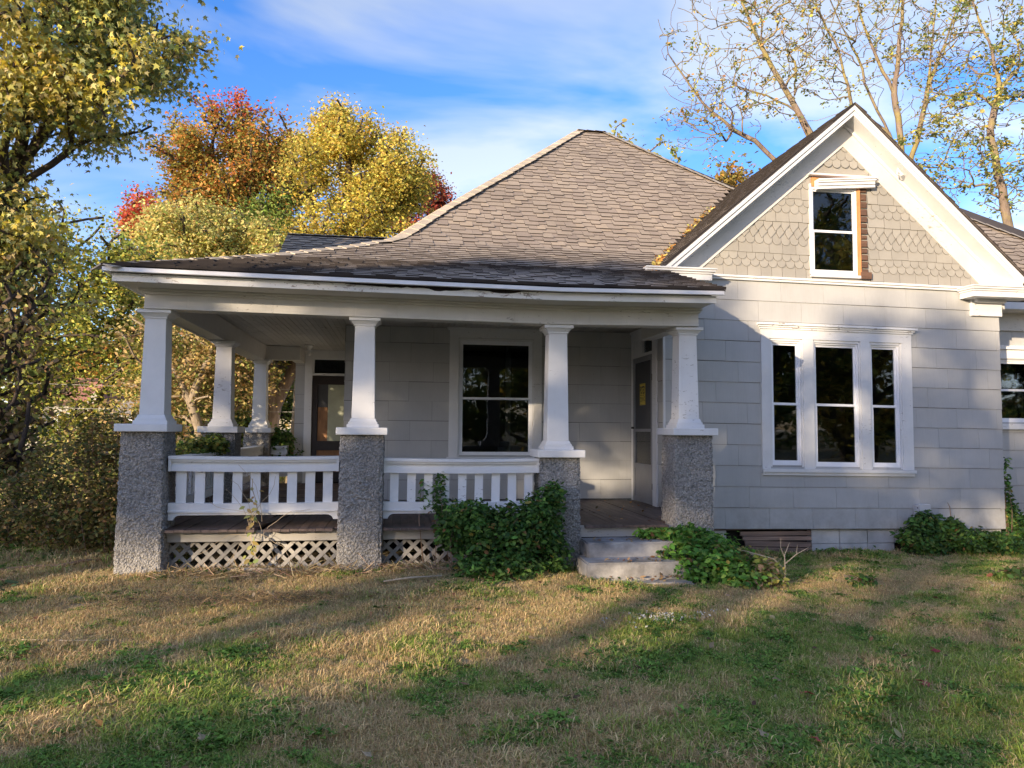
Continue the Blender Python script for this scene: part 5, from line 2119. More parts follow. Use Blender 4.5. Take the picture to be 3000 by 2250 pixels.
tree("spreading_bare_tree", "spreading leafless tree whose long branches fan left above the roof valley",
     [[(11.9, 19.5, 0), (11.9, 19.5, 6), (11.7, 19.2, 8.6), (11.19, 19, 9.81), (10.87, 19, 10.32), (10.44, 19, 11.03), (10.06, 19, 11.63), (9.64, 19, 12.44), (9.2, 19, 13.4)],
      [(11.9, 19.5, 6.0), (11.0, 19.2, 8.1), (10.14, 19, 8.96), (9.55, 19, 9.49), (8.9, 19, 9.76), (8.05, 19, 10.43), (7.53, 19, 11.11), (7.06, 19, 11.75)],
      [(11.5, 19.1, 9.2), (10.76, 19, 10.41), (9.9, 19, 10.8), (9.0, 19, 11.0)]],
     [((9.2, 19, 12.2), (2.2, 1.8, 2.2), 480), ((10.8, 19, 13.2), (1.6, 1.6, 2.2), 260), ((8.2, 19, 10.2), (1.4, 1.2, 1.1), 200)],
     42, OLV + [(0.34, 0.20, 0.06)], 2000, 0.095, 0.11, 0.0045, barkm='bark_grey', leaf_sigma=0.08, leaf_frac=0.2, step=0.3, nscale=None, template=OVAL, bias=0.10, wob=0.10, expo=1.85, up_=0.4)
tree("mossy_bare_tree", "slender mottled trunk with mossy yellow bark, rightmost of the bare trees",
     [[(15.7, 17, 0), (15.6, 17, 5), (15.48, 17, 6.81), (15.21, 17, 8.16), (15.03, 17, 9.38), (15.34, 17, 10.48), (15.16, 17, 11.46), (14.81, 17, 12.23), (14.5, 17, 13.4)],
      [(15.05, 17, 9.97), (14.64, 17, 10.33), (13.94, 17, 10.18), (13.41, 17, 10.24)], [(15.3, 17, 10.6), (16.2, 17, 11.4), (16.8, 17, 12.4)]],
     [((14.8, 17, 12.0), (1.8, 1.4, 1.9), 240), ((13.9, 17, 8.9), (1.3, 1.0, 1.5), 170), ((16.2, 17, 10.2), (1.2, 1.0, 2.6), 220), ((15.6, 17, 8.0), (1.0, 0.9, 1.0), 80)],
     43, OLV + [(0.10, 0.13, 0.04)], 5000, 0.10, 0.11, 0.0045, barkm='bark_grey', leaf_sigma=0.09, leaf_frac=0.3, step=0.28, nscale=None, template=OVAL, bias=0.12, wob=0.12, expo=1.85, up_=0.3)
tree("orange_leaved_sapling", "small tree with orange-brown leaves peeping over the roof valley",
     [[(11.3, 24, 0.2), (11.3, 24, 8.8)]], [((11.3, 24, 9.9), (1.0, 0.8, 0.75), 60), ((10.2, 24, 9.2), (0.9, 0.8, 0.5), 20)], 44, [(0.34, 0.20, 0.04), (0.28, 0.22, 0.06), (0.20, 0.16, 0.05)], 2600, 0.17, 0.1, 0.012)
tree("roof_line_twigs", "thin twigs with green leaf tufts rising right of the roof peak",
     [[(5.2, 16.2, 0.1), (5.25, 16.2, 5), (5.0, 16.2, 7.0)]], [((4.9, 16.2, 8.1), (0.35, 0.4, 0.5), 14), ((5.7, 16.2, 7.7), (0.5, 0.4, 0.6), 14)], 45, OLV, 260, 0.13, 0.04, 0.006, barkm='bark_grey', leaf_sigma=0.09, step=0.2, template=OVAL).name = "twiggy_sapling"

# --- row of distant trees that closes the horizon
kinds = [("hazy green tree of the far row", GRN), ("yellow tree of the far row", YEL), ("olive brown tree of the far row", ORG)]
spots = [(-40, 62, 0), (-33, 58, 1), (-27, 66, 0), (-21, 60, 2), (-15, 55, 0), (-9.5, 52, 1), (-4, 50, 0), (2, 58, 2), (9, 60, 0), (17, 56, 1), (24, 50, 0), (31, 52, 2), (38, 48, 0)]
names = ["leftmost of the far row", "second from the left in the far row, golden", "third from the left in the far row, behind the red roofed house", "brown one right of the red roofed house", "green one behind the olive tree",
         "golden one behind the tan leaved tree", "green one behind the rear porch columns", "brown one hidden behind the house", "green one behind the roof valley", "golden one behind the bare trees", "green one right of the bare trees", "brown one at the far right", "last green one at the far right"]
for (x, y, kd), nm in zip(spots, names):
    h = random.uniform(8, 11) if x < 0 else random.uniform(6, 8)
    tree("distant_tree", "distant tree, " + nm, [[(x, y, 0), (x, y, h * 0.45), (x + 0.3, y, h * 0.7)]], [((x, y, h * 0.58), (4.2, 3.0, h * 0.46), 90)], int(x * 7 + 500), kinds[kd][1], 5200, 0.42, 0.3, 0.04,
         group="row of distant trees", leaf_sigma=0.6, step=1.2, shell=0.2)

# --- trees behind the camera: they shade the lawn and mirror in the windows
SHADE = [(-25.0, -13.6, 7.35, 2.3, 3.2, 7000), (-20.6, -13.4, 7.9, 2.5, 2.9, 4000), (-15.4, -13.2, 6.4, 1.9, 2.5, 1500), (-10.8, -15.5, 4.4, 2.4, 2.6, 1500), (-30, -14, 6.8, 3.0, 3.0, 5000), (-17.8, -17.5, 9.0, 1.5, 2.2, 900), (-23.5, -19, 9.6, 1.7, 2.6, 2200)]
for i, (x, y, zc_, rz_, rx_, nl_) in enumerate(SHADE):
    tree("street_tree", "leafy tree across the lawn, number %s from the west" % ["two", "three", "five", "six", "one", "four, set back", "two, set back"][i], [[(x, y - 0.5, 0), (x, y - 0.5, zc_ * 0.6), (x + 0.2, y, zc_)]],
         [((x, y, zc_), (rx_, 2.2, rz_), 75)], 600 + i, GRN + YEL[:2], nl_, 0.24, 0.2, 0.02, group="trees on the near side of the lawn", leaf_sigma=0.19, step=0.8, shell=0.15, nscale=0.55, thr=0.06)
nb = empty("added_sun_blocker", (-22, -14, 0))  # added behind the camera; ridge shaped to leave a sunlit strip on the lawn
tag(nb, "added unseen bungalow shape on the near side of the lawn, placed to shade it", "house")


def wnb(x, y, z):
    return (x, y + 0.30 * (x + 19.0), z)


MB().box(-30, -14, -17, -9.6, -0.2, 2.6).build("wall", M['shadewall'], nb, wnb)
MB().quadhex([(-30.4, -17.4, 2.6), (-13.6, -17.4, 2.6), (-13.6, -9.2, 2.6), (-30.4, -9.2, 2.6), (-30.4, -13.1, 4.6), (-13.6, -13.1, 4.6), (-13.6, -13.0, 4.6), (-30.4, -13.0, 4.6)]).build("roof", M['fargrey'], nb, wnb)
for i, (x, y, h) in enumerate([(12.5, -6.5, 8.5), (18.5, -9, 9.5), (25, -6, 9.0), (7.0, -14, 9.0), (15.5, -15, 13.5), (22, -16, 15), (1.5, -22, 10), (30, -14, 11)]):
    tree("roadside_tree", "big tree mirrored in the wing windows, " + ["closest to the lawn", "second, with yellow leaves", "third, spreading", "behind the photographer", "set back behind the first", "set back behind the second", "tall, across the street", "set back at the end of the row"][i], [[(x, y, 0), (x, y, h * 0.35), (x + 0.4, y, h * 0.6)]],
         [((x, y, h * 0.55), (3.4, 3.0, h * 0.47), 120)], 650 + i, (YEL if i == 1 else GRN + YEL[:1]), 8000, 0.24, 0.3, 0.03, group="trees mirrored in the windows", leaf_sigma=0.35, step=0.8, shell=0.2, nscale=0.4, thr=0.0)


for i in range(11):
    x, y = -44 + i * 8.6, -46 + 3 * math.sin(i * 2.1)
    h = 8.5 + 2.2 * math.sin(i * 1.7)
    tree("background_tree", "tree of the far row on the photographer's side, place %s from the west" % ["one", "two", "three", "four", "five", "six", "seven", "eight", "nine", "ten", "eleven"][i], [[(x, y, 0), (x, y, h * 0.5)]],
         [((x, y, h * 0.5), (5.2, 3.0, h * 0.5), 70)], 700 + i, GRN, 3800, 0.5, 0.3, 0.05, group="far row behind the photographer", leaf_sigma=0.6, step=1.4, shell=0.1)

# ------------------------------------------------------------------ bushes, vines and weeds
def bush(name, label, blobs, n, size, palette, seed, template=OVAL, stems=14, cat="bush", weights=None, droop=0.35, twig=0.006, group=None, colfn=None, twigcol='stick', flat=0.0):
    r = np.random.default_rng(seed)
    blobs = [(np.array(c, float), np.array(rd_, float), w) for c, rd_, w in blobs]
    W_ = np.array([w for _, _, w in blobs], float)
    W_ /= W_.sum()
    cx_ = sum(c * w for (c, _, _), w in zip(blobs, W_))
    base = Vector((cx_[0], cx_[1], gzf(cx_[0], cx_[1])))
    root = empty(name, base)
    tag(root, label, cat, group)
    mb = MB()
    rr = random.Random(seed)
    for i in range(stems):
        c, rad, _ = blobs[r.choice(len(blobs), p=W_)]
        v_ = r.normal(0, 1, 3)
        v_ /= np.linalg.norm(v_)
        v_[2] = abs(v_[2])
        q = c + rad * v_ * 0.95
        sx_, sy_ = c[0] + r.normal(0, rad[0] * 0.35), c[1] + r.normal(0, rad[1] * 0.35)
        b0 = Vector((sx_, sy_, gzf(sx_, sy_) - 0.02))
        mid = b0.lerp(Vector(q), 0.55) + Vector((rr.uniform(-.05, .05), rr.uniform(-.05, .05), 0.06))
        mb.tube([b0, mid, Vector(q)], [twig, twig * 0.7, twig * 0.35], 4)
    mb.build("stem", M[twigcol], root)
    ch = r.choice(len(blobs), n, p=W_)
    pos = np.zeros((n, 3))
    nr = np.zeros((n, 3))
    for k in range(n):
        c, rad, _ = blobs[ch[k]]
        v_ = r.normal(0, 1, 3)
        v_ /= np.linalg.norm(v_)
        rad_ = (0.55 + 0.45 * r.random() ** 0.6)
        lump = 1 + 0.38 * mnoise.noise(Vector(v_) * 2.3 + Vector((seed, 0, 0))) + 0.22 * mnoise.noise(Vector(v_) * 6 + Vector((0, seed, 0)))
        pos[k] = c + rad * v_ * rad_ * lump
        nr[k] = v_
    g_ = gz(pos[:, 0], pos[:, 1])
    keep = pos[:, 2] > g_ - 0.01
    pos, nr = pos[keep], nr[keep]
    cols = pick(palette, len(pos), r, weights)
    tone = np.array([mnoise.noise(Vector(q) * 6) for q in pos])
    cols *= (1 + 0.5 * tone)[:, None]
    old_ = r.random(len(pos)) < 0.035
    cols[old_] = pick([(0.24, 0.20, 0.05), (0.16, 0.09, 0.04)], int(old_.sum()), r)
    if colfn:
        cols = colfn(pos, cols, r)
    nr[:, 2] += 0.6
    leaves("foliage", pos, size, cols, template, M['leaf'], root, nrm=nr, seed=seed, droop=droop, size_var=0.5, spread=1.5)
    return root


DGR = [(0.042, 0.095, 0.02), (0.06, 0.13, 0.026), (0.03, 0.065, 0.016), (0.10, 0.17, 0.035)]
bush("vine_covered_bush", "dark green vine-covered bush against the second railing and third pier",
     [((1.05, 7.47, 0.40), (0.42, 0.26, 0.34), 4), ((1.42, 7.50, 0.60), (0.22, 0.22, 0.30), 2), ((0.72, 7.5, 0.62), (0.26, 0.2, 0.18), 1.6), ((0.55, 7.55, 0.5), (0.18, 0.16, 0.22), 1),
      ((1.0, 7.3, 0.16), (0.48, 0.26, 0.16), 1.6), ((1.55, 7.45, 0.25), (0.16, 0.2, 0.24), 0.8), ((1.56, 7.52, 0.85), (0.1, 0.12, 0.14), 0.4)], 11000, 0.052, DGR, 71)
bush("step_side_bush", "bright green bush spilling over the right end of the concrete steps",
     [((3.02, 7.20, 0.22), (0.40, 0.36, 0.29), 4), ((3.25, 7.05, 0.10), (0.30, 0.3, 0.16), 2), ((2.75, 7.62, 0.44), (0.28, 0.10, 0.05), 0.8), ((3.0, 7.45, 0.40), (0.25, 0.2, 0.12), 1.2)],
     7000, 0.055, [(0.07, 0.16, 0.025), (0.10, 0.22, 0.035), (0.045, 0.11, 0.02), (0.15, 0.25, 0.045)], 72)
bush("yellowing_weed_clump", "yellowing weeds with seed heads right of the step-side bush",
     [((3.50, 6.98, 0.10), (0.22, 0.22, 0.20), 2), ((3.42, 7.15, 0.20), (0.16, 0.18, 0.16), 1)], 1500, 0.05, [(0.22, 0.24, 0.05), (0.32, 0.27, 0.08), (0.12, 0.16, 0.05), (0.3, 0.2, 0.12)], 73, cat="weeds", stems=20)
bush("foundation_bush", "low dark bush along the wing foundation under the service box",
     [((6.9, 9.02, 0.12), (0.42, 0.22, 0.26), 4), ((7.55, 9.02, 0.08), (0.42, 0.2, 0.16), 2.4), ((6.85, 9.05, 0.34), (0.2, 0.12, 0.14), 1), ((7.2, 9.0, 0.3), (0.14, 0.12, 0.1), 0.5), ((7.95, 9.0, 0.02), (0.28, 0.25, 0.18), 1.2)],
     6500, 0.056, DGR, 74)
bush("corner_shrub", "dark shrub in the recess right of the wing corner",
     [((8.7, 9.6, 0.05), (0.5, 0.4, 0.28), 3), ((8.5, 9.5, 0.25), (0.2, 0.2, 0.3), 1)], 3500, 0.06, DGR, 75)
# climbing vine at the wing corner
bush("corner_vine", "thin green vine climbing the wing's right corner", [((8.30, 9.28, 0.55), (0.05, 0.05, 0.30), 2), ((8.28, 9.28, 0.95), (0.045, 0.04, 0.22), 1), ((8.42, 9.3, 0.25), (0.12, 0.06, 0.12), 1)], 420, 0.055, DGR, 76, cat="vine", stems=5)
bush("brambly_shrub", "big brown and green bramble shrub left of the corner pier",
     [((-3.55, 9.2, 0.75), (0.80, 0.8, 0.65), 5), ((-4.4, 9.6, 0.45), (0.75, 0.7, 0.5), 3), ((-3.1, 8.9, 0.45), (0.38, 0.5, 0.45), 2.2), ((-3.3, 9.6, 1.35), (0.45, 0.5, 0.35), 1.5), ((-5.1, 9.6, 0.25), (0.7, 0.5, 0.3), 1.2)],
     15000, 0.048, [(0.085, 0.09, 0.028), (0.13, 0.095, 0.035), (0.17, 0.115, 0.045), (0.055, 0.07, 0.02), (0.15, 0.14, 0.035)], 77, stems=60, cat="shrub")
bush("tall_brush", "tall loose tan and green brush far behind the bramble shrub", [((-8.6, 20, 1.2), (1.5, 0.8, 1.7), 3), ((-7.0, 19, 0.8), (1.2, 0.8, 1.1), 2), ((-6.0, 16.5, 0.8), (0.9, 0.8, 0.9), 2), ((-10.4, 20, 0.9), (1.3, 0.8, 1.1), 2)],
     12000, 0.085, [(0.26, 0.22, 0.09), (0.18, 0.19, 0.06), (0.32, 0.24, 0.11), (0.12, 0.15, 0.04)], 87, stems=50, cat="shrub")
bush("climbing_shrub", "green shrub climbing over the left side railing near the middle column",
     [((-2.45, 9.7, 1.15), (0.22, 0.55, 0.22), 2.5), ((-2.7, 9.3, 0.85), (0.35, 0.8, 0.5), 3), ((-2.3, 10.0, 1.28), (0.14, 0.25, 0.14), 1), ((-2.75, 11.5, 0.9), (0.4, 0.9, 0.6), 2)],
     7000, 0.055, [(0.07, 0.11, 0.025), (0.12, 0.16, 0.035), (0.22, 0.22, 0.05), (0.05, 0.08, 0.02)], 78, stems=30, cat="shrub")
bush("rear_rail_vine", "green vine over the short rear railing beside the rear door", [((-2.05, 13.7, 1.25), (0.22, 0.25, 0.25), 2), ((-2.2, 14.1, 1.1), (0.4, 0.4, 0.4), 2)], 1800, 0.06, DGR + [(0.12, 0.17, 0.04)], 79, cat="vine", stems=8)
bush("pale_leaved_plant", "low plant with broad pale leaves at the left edge of the lawn",
     [((-3.75, 7.1, 0.06), (0.30, 0.26, 0.10), 2), ((-3.5, 7.3, 0.05), (0.25, 0.2, 0.08), 1)], 420, 0.09, [(0.16, 0.22, 0.09), (0.10, 0.16, 0.06), (0.07, 0.12, 0.04)], 80, cat="plant", stems=10)
bush("lawn_weed", "dark broad-leaved weed tuft in the lawn below the vent boards", [((4.55, 6.9, 0.02), (0.16, 0.13, 0.08), 1)], 240, 0.055, DGR, 81, cat="weed", stems=5)
bush("right_edge_weed", "green weed clump at the right edge of the lawn", [((6.35, 7.0, 0.03), (0.25, 0.2, 0.10), 1)], 420, 0.06, [(0.09, 0.14, 0.03), (0.14, 0.18, 0.04)], 82, cat="weed", stems=6)
bush("railing_ivy", "sparse ivy threading the second railing beside the bush", [((0.42, 7.80, 0.85), (0.07, 0.05, 0.26), 1.4), ((0.26, 7.84, 0.80), (0.05, 0.04, 0.2), 0.5), ((0.5, 7.78, 0.72), (0.2, 0.06, 0.08), 0.8)], 420, 0.045, DGR, 83, cat="vine", stems=4)


# withered tendrils on the first railing
vt = empty("dried_tendril_vine", (-1.42, 7.75, 0.07))
tag(vt, "withered yellow-green vine hanging on the first railing", "vine")
mb = MB()
rr = random.Random(12)
lp, lc = [], []
for i in range(9):
    p = Vector((-1.42 + rr.uniform(-0.12, 0.12), 7.76, rr.uniform(0.35, 0.6)))
    pts = [p.copy()]
    d = Vector((rr.uniform(-1, 1), 0, rr.uniform(-0.2, 1))).normalized()
    for k in range(7):
        d = (d + Vector((rr.uniform(-.5, .5), rr.uniform(-.1, .1), rr.uniform(-.5, .4)))).normalized()
        p = p + d * 0.09
        p.y = min(max(p.y, 7.72), 7.79)
        pts.append(p.copy())
    mb.tube(pts, [0.0022] * len(pts), 4)
pts = [Vector((-1.40 + 0.03 * math.sin(k * 1.3), 7.755, 0.10 + k * 0.1)) for k in range(10)]
mb.tube(pts, [0.005] * 10, 4)
mb.build("stem", M['palestick'], vt)
r = np.random.default_rng(2)
lp = np.array([(-1.40 + r.normal(0, .035), 7.74 + r.normal(0, .012), 0.18 + 0.75 * r.random()) for _ in range(34)])
leaves("foliage", lp, 0.06, pick([(0.24, 0.25, 0.08), (0.17, 0.21, 0.07), (0.28, 0.22, 0.08)], 34, r), OVAL, M['leaf'], vt, nrm=np.tile(np.array([[0, -1.0, 0.2]]), (34, 1)), seed=4, droop=0.9)

# dry sapling with pale forked stem, right of the step bush
mb = MB()
mb.tube([(3.72, 6.93, -0.03), (3.74, 6.93, 0.15), (3.74, 6.94, 0.30), (3.80, 6.95, 0.42)], [0.010, 0.008, 0.006, 0.003], 5)
mb.tube([(3.74, 6.93, 0.16), (3.62, 6.93, 0.27), (3.40, 6.95, 0.33), (3.28, 6.95, 0.36)], [0.007, 0.006, 0.004, 0.002], 5)
mb.tube([(3.74, 6.93, 0.22), (3.86, 6.93, 0.31), (4.0, 6.95, 0.37)], [0.006, 0.005, 0.002], 5)
mb.tube([(3.74, 6.94, 0.28), (3.70, 6.94, 0.38), (3.71, 6.95, 0.46)], [0.005, 0.004, 0.002], 5)
mb.tube([(3.86, 6.93, 0.31), (3.87, 6.93, 0.40)], [0.004, 0.002], 5)
o = mb.build("dry_sapling", M['palestick'])
tag(o, "leafless forked dry sapling in front of the vent boards", "sapling")

# stray stalk by the service box
mb = MB().tube([(7.31, 9.12, -0.05), (7.30, 9.12, 0.3), (7.28, 9.12, 0.52), (7.25, 9.12, 0.58)], [0.007, 0.006, 0.005, 0.003], 5)
tag(mb.build("dry_stalk", M['stick']), "single dark stalk standing against the wing wall right of the service box", "stalk")


def stick(name, pts, rads, matn, label, cat="branch"):
    P_ = [(x, y, gzf(x, y) + dz) for x, y, dz in pts]
    mb = MB().tube(P_, rads, 7)
    o = mb.build(name, M[matn], smooth=True)
    return tag(o, label, cat)


stick("fallen_branch", [(-4.1, 7.6, 0.03), (-3.75, 7.95, 0.05), (-3.5, 8.1, 0.045), (-3.3, 8.05, 0.05), (-3.15, 8.25, 0.06), (-2.95, 8.36, 0.05)], [0.012, 0.02, 0.018, 0.021, 0.016, 0.010], 'stick', "long brown fallen branch on the ground left of the corner pier")
stick("short_log", [(-1.62, 7.70, 0.05), (-1.40, 7.69, 0.05), (-1.22, 7.68, 0.05), (-1.0, 7.70, 0.05)], [0.026, 0.024, 0.018, 0.008], 'palestick', "short pale log lying in front of the first lattice panel", "log")
stick("lawn_stick", [(-0.12, 7.05, 0.04), (0.12, 7.1, 0.045), (0.42, 7.12, 0.05)], [0.008, 0.010, 0.006], 'palestick', "thin tan stick on the lawn below the second lattice panel", "stick")
stick("left_lawn_stick", [(-2.5, 5.6, 0.03), (-2.2, 5.55, 0.03), (-1.9, 5.55, 0.03)], [0.004, 0.005, 0.003], 'palestick', "thin pale straw-like stick on the dry lawn at left", "stick").name = "pale_twig"

# debris of dry grass below the lattice
r = np.random.default_rng(44)
n = 1500
xs2 = r.uniform(-2.2, 1.4, n)
ys2 = 7.72 - np.abs(r.normal(0, 0.16, n))
pos = np.stack([xs2, ys2, gz(xs2, ys2) + r.random(n) * 0.06], -1)
STRAW = (np.array([(-.02, 0, 0), (.02, 0, 0), (.012, 1, .08), (-.012, 1, .08)], float), [(0, 1, 2, 3)])
o = leaves("straw_litter", pos, 0.16, pick([(0.30, 0.22, 0.13), (0.22, 0.15, 0.08), (0.40, 0.31, 0.18)], n, r), STRAW, M['grass'], None, seed=8, droop=0.0)
tag(o, "dry straw and cut stems heaped along the lattice", "debris", kind='stuff')
n = 2600
cx2 = np.concatenate([r.normal(-1.75, 0.45, n // 2), r.normal(-0.9, 0.35, n // 2)])
cy2 = r.normal(6.55, 0.13, n)
pos = np.stack([cx2, cy2, gz(cx2, cy2) + 0.01 + r.random(n) * 0.045], -1)
o = leaves("clippings_heap", pos, 0.07, pick([(0.16, 0.11, 0.06), (0.24, 0.17, 0.09), (0.10, 0.075, 0.045)], n, r), STRAW, M['grass'], None, seed=9, droop=0.0)
tag(o, "dark heap of mown clippings on the lawn before the first railing", "clippings", kind='stuff')
# white paint chips
n = 420
xs2 = 2.05 + r.normal(0, 0.22, n)
ys2 = 5.72 + r.normal(0, 0.07, n) + 0.12 * (xs2 - 2.05)
keep = vnoise(xs2, ys2, 6, 15, 2) > 0.46
xs2, ys2 = xs2[keep], ys2[keep]
pos = np.stack([xs2, ys2, gz(xs2, ys2) + 0.02], -1)
o = leaves("white_chips", pos, 0.022, np.tile([[0.68, 0.67, 0.63]], (len(pos), 1)), RHOMB, M['grass'], None, seed=10, droop=0.0)
tag(o, "white paint chips scattered on the lawn before the steps", "chips", kind='stuff')
# leaves caught in the roof valley
n = 330
yy = r.uniform(8.95, 11.6, n)
zz = np.interp(yy, PY, PZ)
xv = GX0 - (GZ0 + 0.03 - zz) / SL
xx = xv - np.abs(r.normal(0, 0.05, n)) + 0.03
pos = np.stack([xx, yy, zz + 0.02 + r.random(n) * 0.03], -1)
kp = (vnoise(yy, yy * 0, 2.5, 6, 2) > 0.40)
o = leaves("valley_leaf_litter", pos[kp], 0.06, pick([(0.45, 0.26, 0.07), (0.55, 0.40, 0.12), (0.3, 0.15, 0.05)], int(kp.sum()), r), OVAL, M['leaf'], None, seed=11, droop=0.0)
tag(o, "yellow fallen leaves caught in the roof valley", "leaf litter", kind='stuff')
# litter on steps and porch floor
n = 90
xs2 = r.uniform(1.95, 2.85, n)
ys2 = r.choice([7.50, 7.0, 7.15], n) + r.normal(0, 0.04, n)
zs2 = np.where(ys2 > 7.36, 0.392, np.where(ys2 > 7.09, 0.248, 0.105))
xs3 = r.uniform(2.0, 3.2, 40)
ys3 = r.uniform(8.0, 10.4, 40)
pos = np.concatenate([np.stack([xs2, ys2, zs2], -1), np.stack([xs3, ys3, np.full(40, 0.516)], -1)])
o = leaves("step_leaf_litter", pos, 0.05, pick([(0.25, 0.13, 0.06), (0.34, 0.22, 0.11), (0.14, 0.09, 0.05)], len(pos), r), OVAL, M['leaf'], None, seed=12, droop=0.0, nrm=np.tile(np.array([[0, 0, 1.6]]), (len(pos), 1)))
tag(o, "dead brown leaves on the steps and porch floor", "leaf litter", kind='stuff')

# loose fallen leaves on the lawn
n = 260
xs2 = r.uniform(-4.5, 6.5, n)
ys2 = 2.9 + 5.2 * r.random(n)
pos = np.stack([xs2, ys2, gz(xs2, ys2) + 0.035], -1)
o = leaves("fallen_leaves", pos, 0.05, pick([(0.16, 0.09, 0.045), (0.24, 0.17, 0.10), (0.10, 0.05, 0.03), (0.28, 0.21, 0.13)], n, r), OVAL, M['leaf'], None, seed=13, droop=0.1, nrm=np.tile(np.array([[0, 0, 1.2]]), (n, 1)))
tag(o, "scattered small fallen leaves on the lawn", "leaf litter", kind='stuff')


def single_leaf(px_pos, size, matn, label, star=False, rot=0.0, tilt=0.3):
    x, y = px_pos
    T, TF = STAR if star else OVAL
    V = [tuple(v_ * size) for v_ in T]
    V = [(a, b_ - size / 2, c + 0.12 * size * math.sin(6 * a / size + 4 * b_ / size)) for a, b_, c in V]
    me = bpy.data.meshes.new("fallen_leaf")
    me.from_pydata(V, [], [tuple(f_) for f_ in TF])
    me.materials.append(M[matn])
    o = bpy.data.objects.new("fallen_leaf", me)
    so = o.modifiers.new("thickness", 'SOLIDIFY')
    so.thickness = 0.0015
    link(o, (x, y, gzf(x, y) + 0.045))
    o.rotation_euler = (tilt, 0.15, rot)
    return tag(o, label, "leaf")


# ground points of the larger leaves seen in the photograph
single_leaf((-1.98, 3.95), 0.10, 'deadleaf', "curled dark brown leaf at the lower left of the lawn", rot=1.0, tilt=0.9)
single_leaf((-1.42, 4.02), 0.085, 'deadleaf', "brown leaf standing on edge right of the curled dark one", rot=2.2, tilt=1.0)
single_leaf((-0.90, 3.83), 0.075, 'paleleaf', "pale pinkish leaf on green grass at lower left", rot=0.4)
single_leaf((-0.13, 3.55), 0.080, 'paleleaf', "tan leaf lying flat just left of the bottom centre", rot=1.2)
single_leaf((1.76, 3.50), 0.085, 'paleleaf', "tan leaf on the clover right of the bottom centre", rot=0.2)
single_leaf((3.05, 4.08), 0.085, 'redleaf', "crimson star-shaped leaf in the right foreground grass", True, 0.7)
single_leaf((2.28, 4.0), 0.07, 'redleaf', "dark red leaf left of the crimson star-shaped leaf", True, 2.2)
single_leaf((1.98, 3.42), 0.055, 'redleaf', "small bright red leaf at the bottom edge of the lawn", True, 1.5)
single_leaf((3.62, 4.72), 0.07, 'redleaf', "red leaf farther back in the right-hand grass", True, 0.2)
single_leaf((-1.05, 6.65), 0.09, 'paleleaf', "cream leaf beside the heap of mown clippings", rot=0.9)

# ------------------------------------------------------------------ far houses, wires
fh = empty("red_roofed_house", (-18.3, 46, 0.2))
tag(fh, "distant tan house with a red roof seen through the shrubs at left", "house")
MB().box(-20.6, -16.4, 45.2, 49, 0.2, 2.75).build("wall", M['farwall'], fh)
MB().prism([(-17.4, 2.75), (-16.3, 2.75), (-16.85, 3.5)], 45.0, 49).build("gable", M['farwall'], fh)
MB().quadhex([(-20.8, 44.9, 2.72), (-16.2, 44.9, 2.72), (-16.2, 49.2, 2.72), (-20.8, 49.2, 2.72), (-20.0, 46.6, 4.3), (-17.2, 46.6, 4.3), (-17.2, 47.4, 4.3), (-20.0, 47.4, 4.3)]).build("roof", M['farroof'], fh)
for x in (-19.6, -18.4, -17.2):
    w_ = MB().box(x - 0.38, x + 0.38, 45.16, 45.2, 1.05, 2.25).box(x - 0.45, x - 0.38, 45.14, 45.2, 1.0, 2.3).box(x + 0.38, x + 0.45, 45.14, 45.2, 1.0, 2.3).build("window", M['vinyl'], fh)
    MB().box(x - 0.37, x + 0.37, 45.12, 45.15, 1.08, 2.22).build("pane", M['screen'], w_)
fh2 = empty("grey_garage", (-15.2, 46, 0.2))
tag(fh2, "distant low pale garage with a dark roof right of the red roofed house", "garage")
MB().box(-16.2, -13.6, 45.6, 49, 0.2, 2.2).build("wall", M['box'], fh2)
MB().prism([(-16.35, 2.2), (-13.45, 2.2), (-14.0, 3.0), (-15.8, 3.0)], 45.4, 49.2).build("roof", M['fargrey'], fh2)
MB().box(-15.8, -14.2, 45.56, 45.6, 0.25, 1.9).build("garage_door", M['vinyl'], fh2)

pw_ = empty("power_line", (-9, 16.5, 1.8))
tag(pw_, "two thin wires sagging behind the left porch columns", "wire")
for z0 in (2.32, 1.84):
    MB().tube([(-9 + k * 1.1, 16.5, z0 + 0.004 * (k - 5) ** 2) for k in range(9)], [0.006] * 9, 4).build("wire", M['wire'], pw_)

